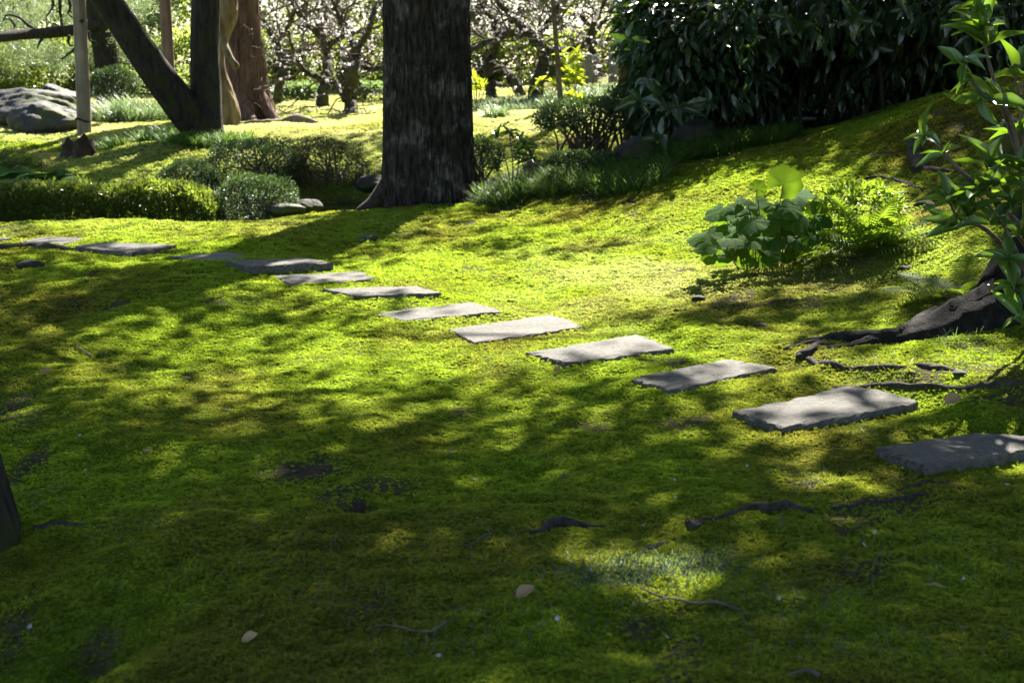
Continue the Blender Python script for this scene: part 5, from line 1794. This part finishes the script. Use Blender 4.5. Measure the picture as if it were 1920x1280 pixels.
def build_background():
    # tall clipped hedge closing the garden, built in separate bushes side by side
    for i, (px, Y, top, w, lab, mt, sun) in enumerate([
            (-40, 27, 80, 120, 'dark evergreen hedge bush behind the boulders at the far left', M_BGDARK, 0), (100, 28, 72, 110, 'evergreen hedge bush behind the pale prop post', M_BGDARK, 0),
            (235, 28.5, 70, 110, 'hedge bush with sunny top between leaning stem and brown post', M_BGDARK, 0), (360, 28, 66, 110, 'hedge bush with yellow green top behind the upright dark stem', M_BGLEAF, 0),
            (480, 29.5, 60, 110, 'dark hedge bush behind the red cedar', M_BGDARK, 0), (600, 29.5, 70, 120, 'dark hedge bush behind the stout plum trunk', M_BGDARK, 0), (720, 29.5, 60, 120, 'hedge bush behind the big trunk', M_BGDARK, 0),
            (860, 29.5, 70, 120, 'dark hedge bush right behind the crossing plum limbs', M_BGDARK, 0), (980, 29.5, 70, 120, 'dark hedge bush behind the S shaped plum', M_BGDARK, 0), (1090, 30.5, 60, 120, 'green hedge bush behind the fence posts', M_BGLEAF, 0)]):
        b = foot(px, Y)
        zt = at(px, top, Y)[2]
        h = max(zt - b[2], .8)
        t = thing('hedge_bush', lab, 'hedge', b, 'tall hedge at the back')
        c = b + np.array([0, 0, h * .5])
        P, d = shell_points(4200, c, (w * Y / FPX * .72, .6, h * .56), .55, -1)
        leafy('foliage', P, d, mt, t, .11, .055, LEAF4)
        mkt('stem', [tube(limb_path(b - [0, 0, .05], c, 4, .03), np.linspace(.05, .03, 12), 6)], M_TWIG, t)
    # ivy-like ground leaves under the plums
    for px, Y, w, n, lab in ((560, 26.2, 50, 700, 'glossy ground cover leaves between cedar and plum trunks'), (690, 25.8, 45, 600, 'glossy ground cover leaves between upright plum and big trunk')):
        c = foot(px, Y) + np.array([0, 0, .12]); bush('ground_cover_plant', lab, 'plant', c, (w * Y / FPX, .4, .16), n, .12, .07, M_PALEGRASS, 6, 'ground cover under the plums', LEAF6, -.3)
    # pine with horizontal branch
    b = foot(205, 25)
    t = thing('pine_tree', 'dark pine behind the prop post with a long horizontal branch reaching left', 'pine tree', b)
    path = np.array([b - [0, 0, .1], at(200, 120, 25), at(188, 50, 25), at(175, 0, 25), at(160, -100, 25), at(150, -350, 25)])
    p = spline(path, 50)
    mkt('trunk', [tube(p, np.linspace(.22, .13, 50), 16, .12, 3)], M_DARKBARK, t)
    br = spline(np.array([at(188, 44, 25), at(140, 56, 24.3), at(90, 62, 23.8), at(40, 66, 23.4), at(-10, 72, 23), at(-80, 84, 22.6)]), 40)
    mkt('branch', [tube(br, np.linspace(.10, .08, 40), 12, .15, 5)], M_DARKBARK, t)
    sub = []
    for pts in ([(70, 58), (50, 45), (35, 33), (15, 28), (5, 40)], [(25, 62), (28, 50), (20, 38), (8, 35)], [(130, 0), (132, 15), (128, 25), (136, 33)], [(98, 0), (100, 10), (94, 22), (86, 32)],
                [(130, 68), (128, 78), (132, 86), (140, 84)], [(140, 92), (130, 100), (115, 112)], [(80, 72), (74, 80), (70, 90)], [(165, 60), (168, 75), (178, 78)], [(112, 0), (114, 30), (118, 60)]):
        q = spline(np.array([at(x, y, 24 + rng.uniform(-.2, .2)) for x, y in pts]), 16)
        sub.append(tube(q, np.linspace(.03, .012, 16), 6, .2, 4))
    mkt('branchlets', sub, M_DARKBARK, t, kind='stuff')

    def needles(centers, n, L, spread):
        k = len(centers)
        P = np.repeat(centers, n, 0) + rng.normal(size=(k * n, 3)) * spread
        D = unit(rng.normal(size=(k * n, 3)) + np.array([0, 0, .5]))
        return scatter(*LEAF4, P, D, rand_unit(k * n), L * rng.uniform(.7, 1.2, k * n), .010)
    C = []
    for px, py, y, wx, wy, n in ((60, 20, 25.5, 90, 40, 60), (60, 100, 25.8, 80, 25, 50), (240, 30, 26, 60, 45, 50), (120, 110, 25.4, 50, 15, 25), (280, 110, 26, 30, 40, 18), (-20, 40, 25, 60, 50, 30), (230, 90, 25.2, 30, 20, 14)):
        for _ in range(int(n * .6)): C.append(at(px + rng.normal() * wx * .55, py + rng.normal() * wy * .6, y + rng.normal() * .5))
    V, F = needles(np.array(C), 90, .11, .09)
    mk('needles', V, F, M_PINE, t, kind='stuff')
    # trees farther back
    specs = [(-150, 33, 2.6, 3.0, M_PINE, 'pale pine crown at the far left edge of the background'), (60, 35, 2.8, 3.0, M_BGDARK, 'sunny green tree beyond the pine at the upper left'), (230, 34, 2.4, 2.8, M_PINE, 'feathery pale green tree above the hedge behind the leaning stem'),
             (400, 36, 2.6, 3.0, M_BGLEAF, 'bright green tree behind cedar and brown post'), (570, 37, 2.8, 3.2, M_BGDARK, 'sunlit tree beyond the stout plum'), (740, 36, 2.6, 3.0, M_BGDARK, 'pale tree straight behind the big trunk'),
             (900, 37, 2.8, 3.2, M_BGDARK, 'sunlit tree beyond the crossing plum limbs'), (1060, 36, 2.6, 3.0, M_PINE, 'pale tree beyond the slender sapling'), (1220, 35, 2.8, 3.2, M_BGLEAF, 'green tree beyond the fence, left of the dark shrub'),
             (1450, 30, 3.0, 3.5, M_BGDARK, 'dark evergreen behind the left half of the speckled shrub'), (1720, 27, 3.0, 3.6, M_BGDARK, 'dark evergreen behind the middle of the speckled shrub'), (2000, 24, 3.0, 3.6, M_BGDARK, 'dark evergreen behind the right end of the speckled shrub')]
    for px, Y, r, h, mt, lab in specs:
        b = foot(px, Y)
        t = thing('background_tree', lab, 'tree', b, 'trees at the back of the garden')
        mkt('trunk', [tube(limb_path(b - [0, 0, .2], b + np.array([0, 0, h * .8]), 5, .06), np.linspace(.2, .08, 15), 8, .1, 2)], M_DARKBARK, t)
        cs = []
        for _ in range(9):
            cs.append(b + np.array([rng.normal() * r * .45, rng.normal() * r * .35, rng.uniform(.9, h * 1.25)]))
        Ps, ds = zip(*[shell_points(820, c, (r * .42, r * .42, r * .34), .5, -1) for c in cs])
        leafy('crown', np.concatenate(Ps), np.concatenate(ds), mt, t, .17, .085)


build_background()


# ------------------------------------------------------------------ fallen leaves, petals and twigs
def build_litter():
    T, F = big_leaf(-.35, .25, .06)
    T = np.c_[T[:, 0] - .5, T[:, 1] * .8, T[:, 2] + .02]
    dm = [new_mesh('dead_leaf', T, F), new_mesh('dead_leaf', np.c_[T[:, 0], T[:, 1], T[:, 2] * -1.2 + .05], F)]
    for i, (px, py, L, ang, lab) in enumerate([(985, 1128, .052, .5, 'curled tan dead leaf on foreground moss below the middle'), (1765, 1105, .075, -.35, 'large brown dead leaf lying in the shaded lower right'),
                                               (1785, 762, .07, .45, 'pale curled dead leaf beside the large shaded slab'), (352, 712, .04, .2, 'small pale dead leaf in green moss left of centre'),
                                               (88, 706, .05, .3, 'grey dead leaf in dim moss near the left edge'), (278, 850, .04, .2, 'flat pale leaf in shaded moss lower left'), (470, 1212, .04, .2, 'thin grey dead leaf at the bottom left'),
                                               (425, 775, .03, 0, 'small tan dead leaf left of the bare soil patch'), (1045, 703, .035, .1, 'sliver of pale dead leaf below the sunny raised slab'), (1560, 775, .0, 0, '')]):
        if not lab: continue
        g = ground(px, py)
        o = shared('dead_leaf', dm[i % 2], M_DEAD, None, orient(g + np.array([0, 0, .014]), np.array([math.cos(ang), math.sin(ang), .15]), np.array([rng.normal() * .2, -.45, 1.0]), L))
        tag(o, lab, 'leaf', 'fallen leaves on the moss')
    Tp, Fp = big_leaf(-.3, .3, 0)
    pm = new_mesh('petal', np.c_[Tp[:, 0] - .5, Tp[:, 1] * 1.5, Tp[:, 2]], Fp)
    for px, py in ((240, 690), (275, 666), (160, 888), (398, 803), (486, 863), (890, 907), (846, 853), (1265, 911), (1400, 883), (1266, 940), (1188, 1142), (1045, 1172), (822, 1241), (1250, 1207), (1806, 1098), (1460, 1140),
                   (1640, 1008), (1888, 918), (448, 1064), (733, 1048), (57, 1196), (37, 988), (1620, 1030), (1108, 1078), (200, 668), (150, 825), (1690, 885), (1205, 1000), (1480, 770), (1640, 768)):
        g = ground(px, py)
        o = shared('petal', pm, M_PETAL, None, orient(g + np.array([0, 0, .012]), rand_unit(1)[0] * np.array([1, 1, .2]), np.array([rng.normal() * .3, -.4, 1.0]), rng.uniform(.007, .012)))
        tag(o, 'tiny pale pink fallen petal lying on the moss', 'petal', 'fallen petals on the moss')
    for pts, r, lab in (([(690, 1190), (740, 1189), (800, 1193), (840, 1178)], .0035, 'thin bare twig lying on moss at the bottom centre'),
                        ([(1200, 1112), (1250, 1130), (1300, 1142), (1345, 1146), (1388, 1155)], .0045, 'dark forked twig below the sunny grass fleck'),
                        ([(140, 655), (165, 668), (170, 675)], .006, 'short dark twig on moss near the left edge'),
                        ([(1463, 1005), (1462, 985), (1461, 970)], .003, 'short reddish upright twig below the knobbly root'),
                        ([(700, 600), (712, 600), (722, 598)], .006, 'stubby twig at the left tip of the long narrow slab'),
                        ([(870, 1035), (900, 1022), (915, 1015)], .003, 'thin dark twig in shaded moss at the centre bottom'),
                        ([(1480, 1275), (1510, 1272), (1535, 1280)], .006, 'dark twig end at the bottom edge right of centre')):
        p = spline(np.array([ground(*q) for q in pts]), 20); p[:, 2] = gz(p[:, 0], p[:, 1]) + .012
        if 'upright' in lab: p = spline(np.array([p[0], p[0] + [0.002, 0, .03], p[0] + [0, 0, .05]]), 20)
        o = mkt('twig', [tube(p, np.linspace(r * .5, r, 20), 6, .15, 3)], M_TWIG, org=p[0])
        if 'forked' in lab:
            q = spline(np.array([ground(1255, 1133), ground(1225, 1138), ground(1195, 1146)]), 12); q[:, 2] = gz(q[:, 0], q[:, 1]) + .012
            mkt('side_twig', [tube(q, np.linspace(.003, .0015, 12), 5)], M_TWIG, o)
        tag(o, lab, 'twig', 'twigs on the moss')

    # crumbs of bark, needles and leaf bits too small to count
    n = 2600
    X, Y = sample_ground(n, 2.4, 12.5, -.3)
    k = ~inside_stone(X, Y, .0) | (rng.random(n) < .25)
    X, Y = X[k], Y[k]; n = len(X)
    ins = inside_stone(X, Y, .0)
    Z = gz(X, Y) + np.where(ins, .032, .009)
    az = rng.uniform(0, 2 * math.pi, n)
    D = np.stack([np.cos(az), np.sin(az), rng.normal(size=n) * .2], -1)
    needle = rng.random(n) < .6
    L = np.where(needle, rng.uniform(.012, .035, n), rng.uniform(.006, .016, n)); W = np.where(needle, .0014, L * .6)
    V, F = scatter(*LEAF4, np.stack([X, Y, Z], -1), D, np.array([0, 0, 1.0]) + rng.normal(size=(n, 3)) * .3, L, W)
    o = mk('leaf_litter', V, F, M_LITTER, kind='stuff')
    o['label'] = 'fine brown needles and leaf crumbs strewn over the moss'; o['category'] = 'litter'


build_litter()
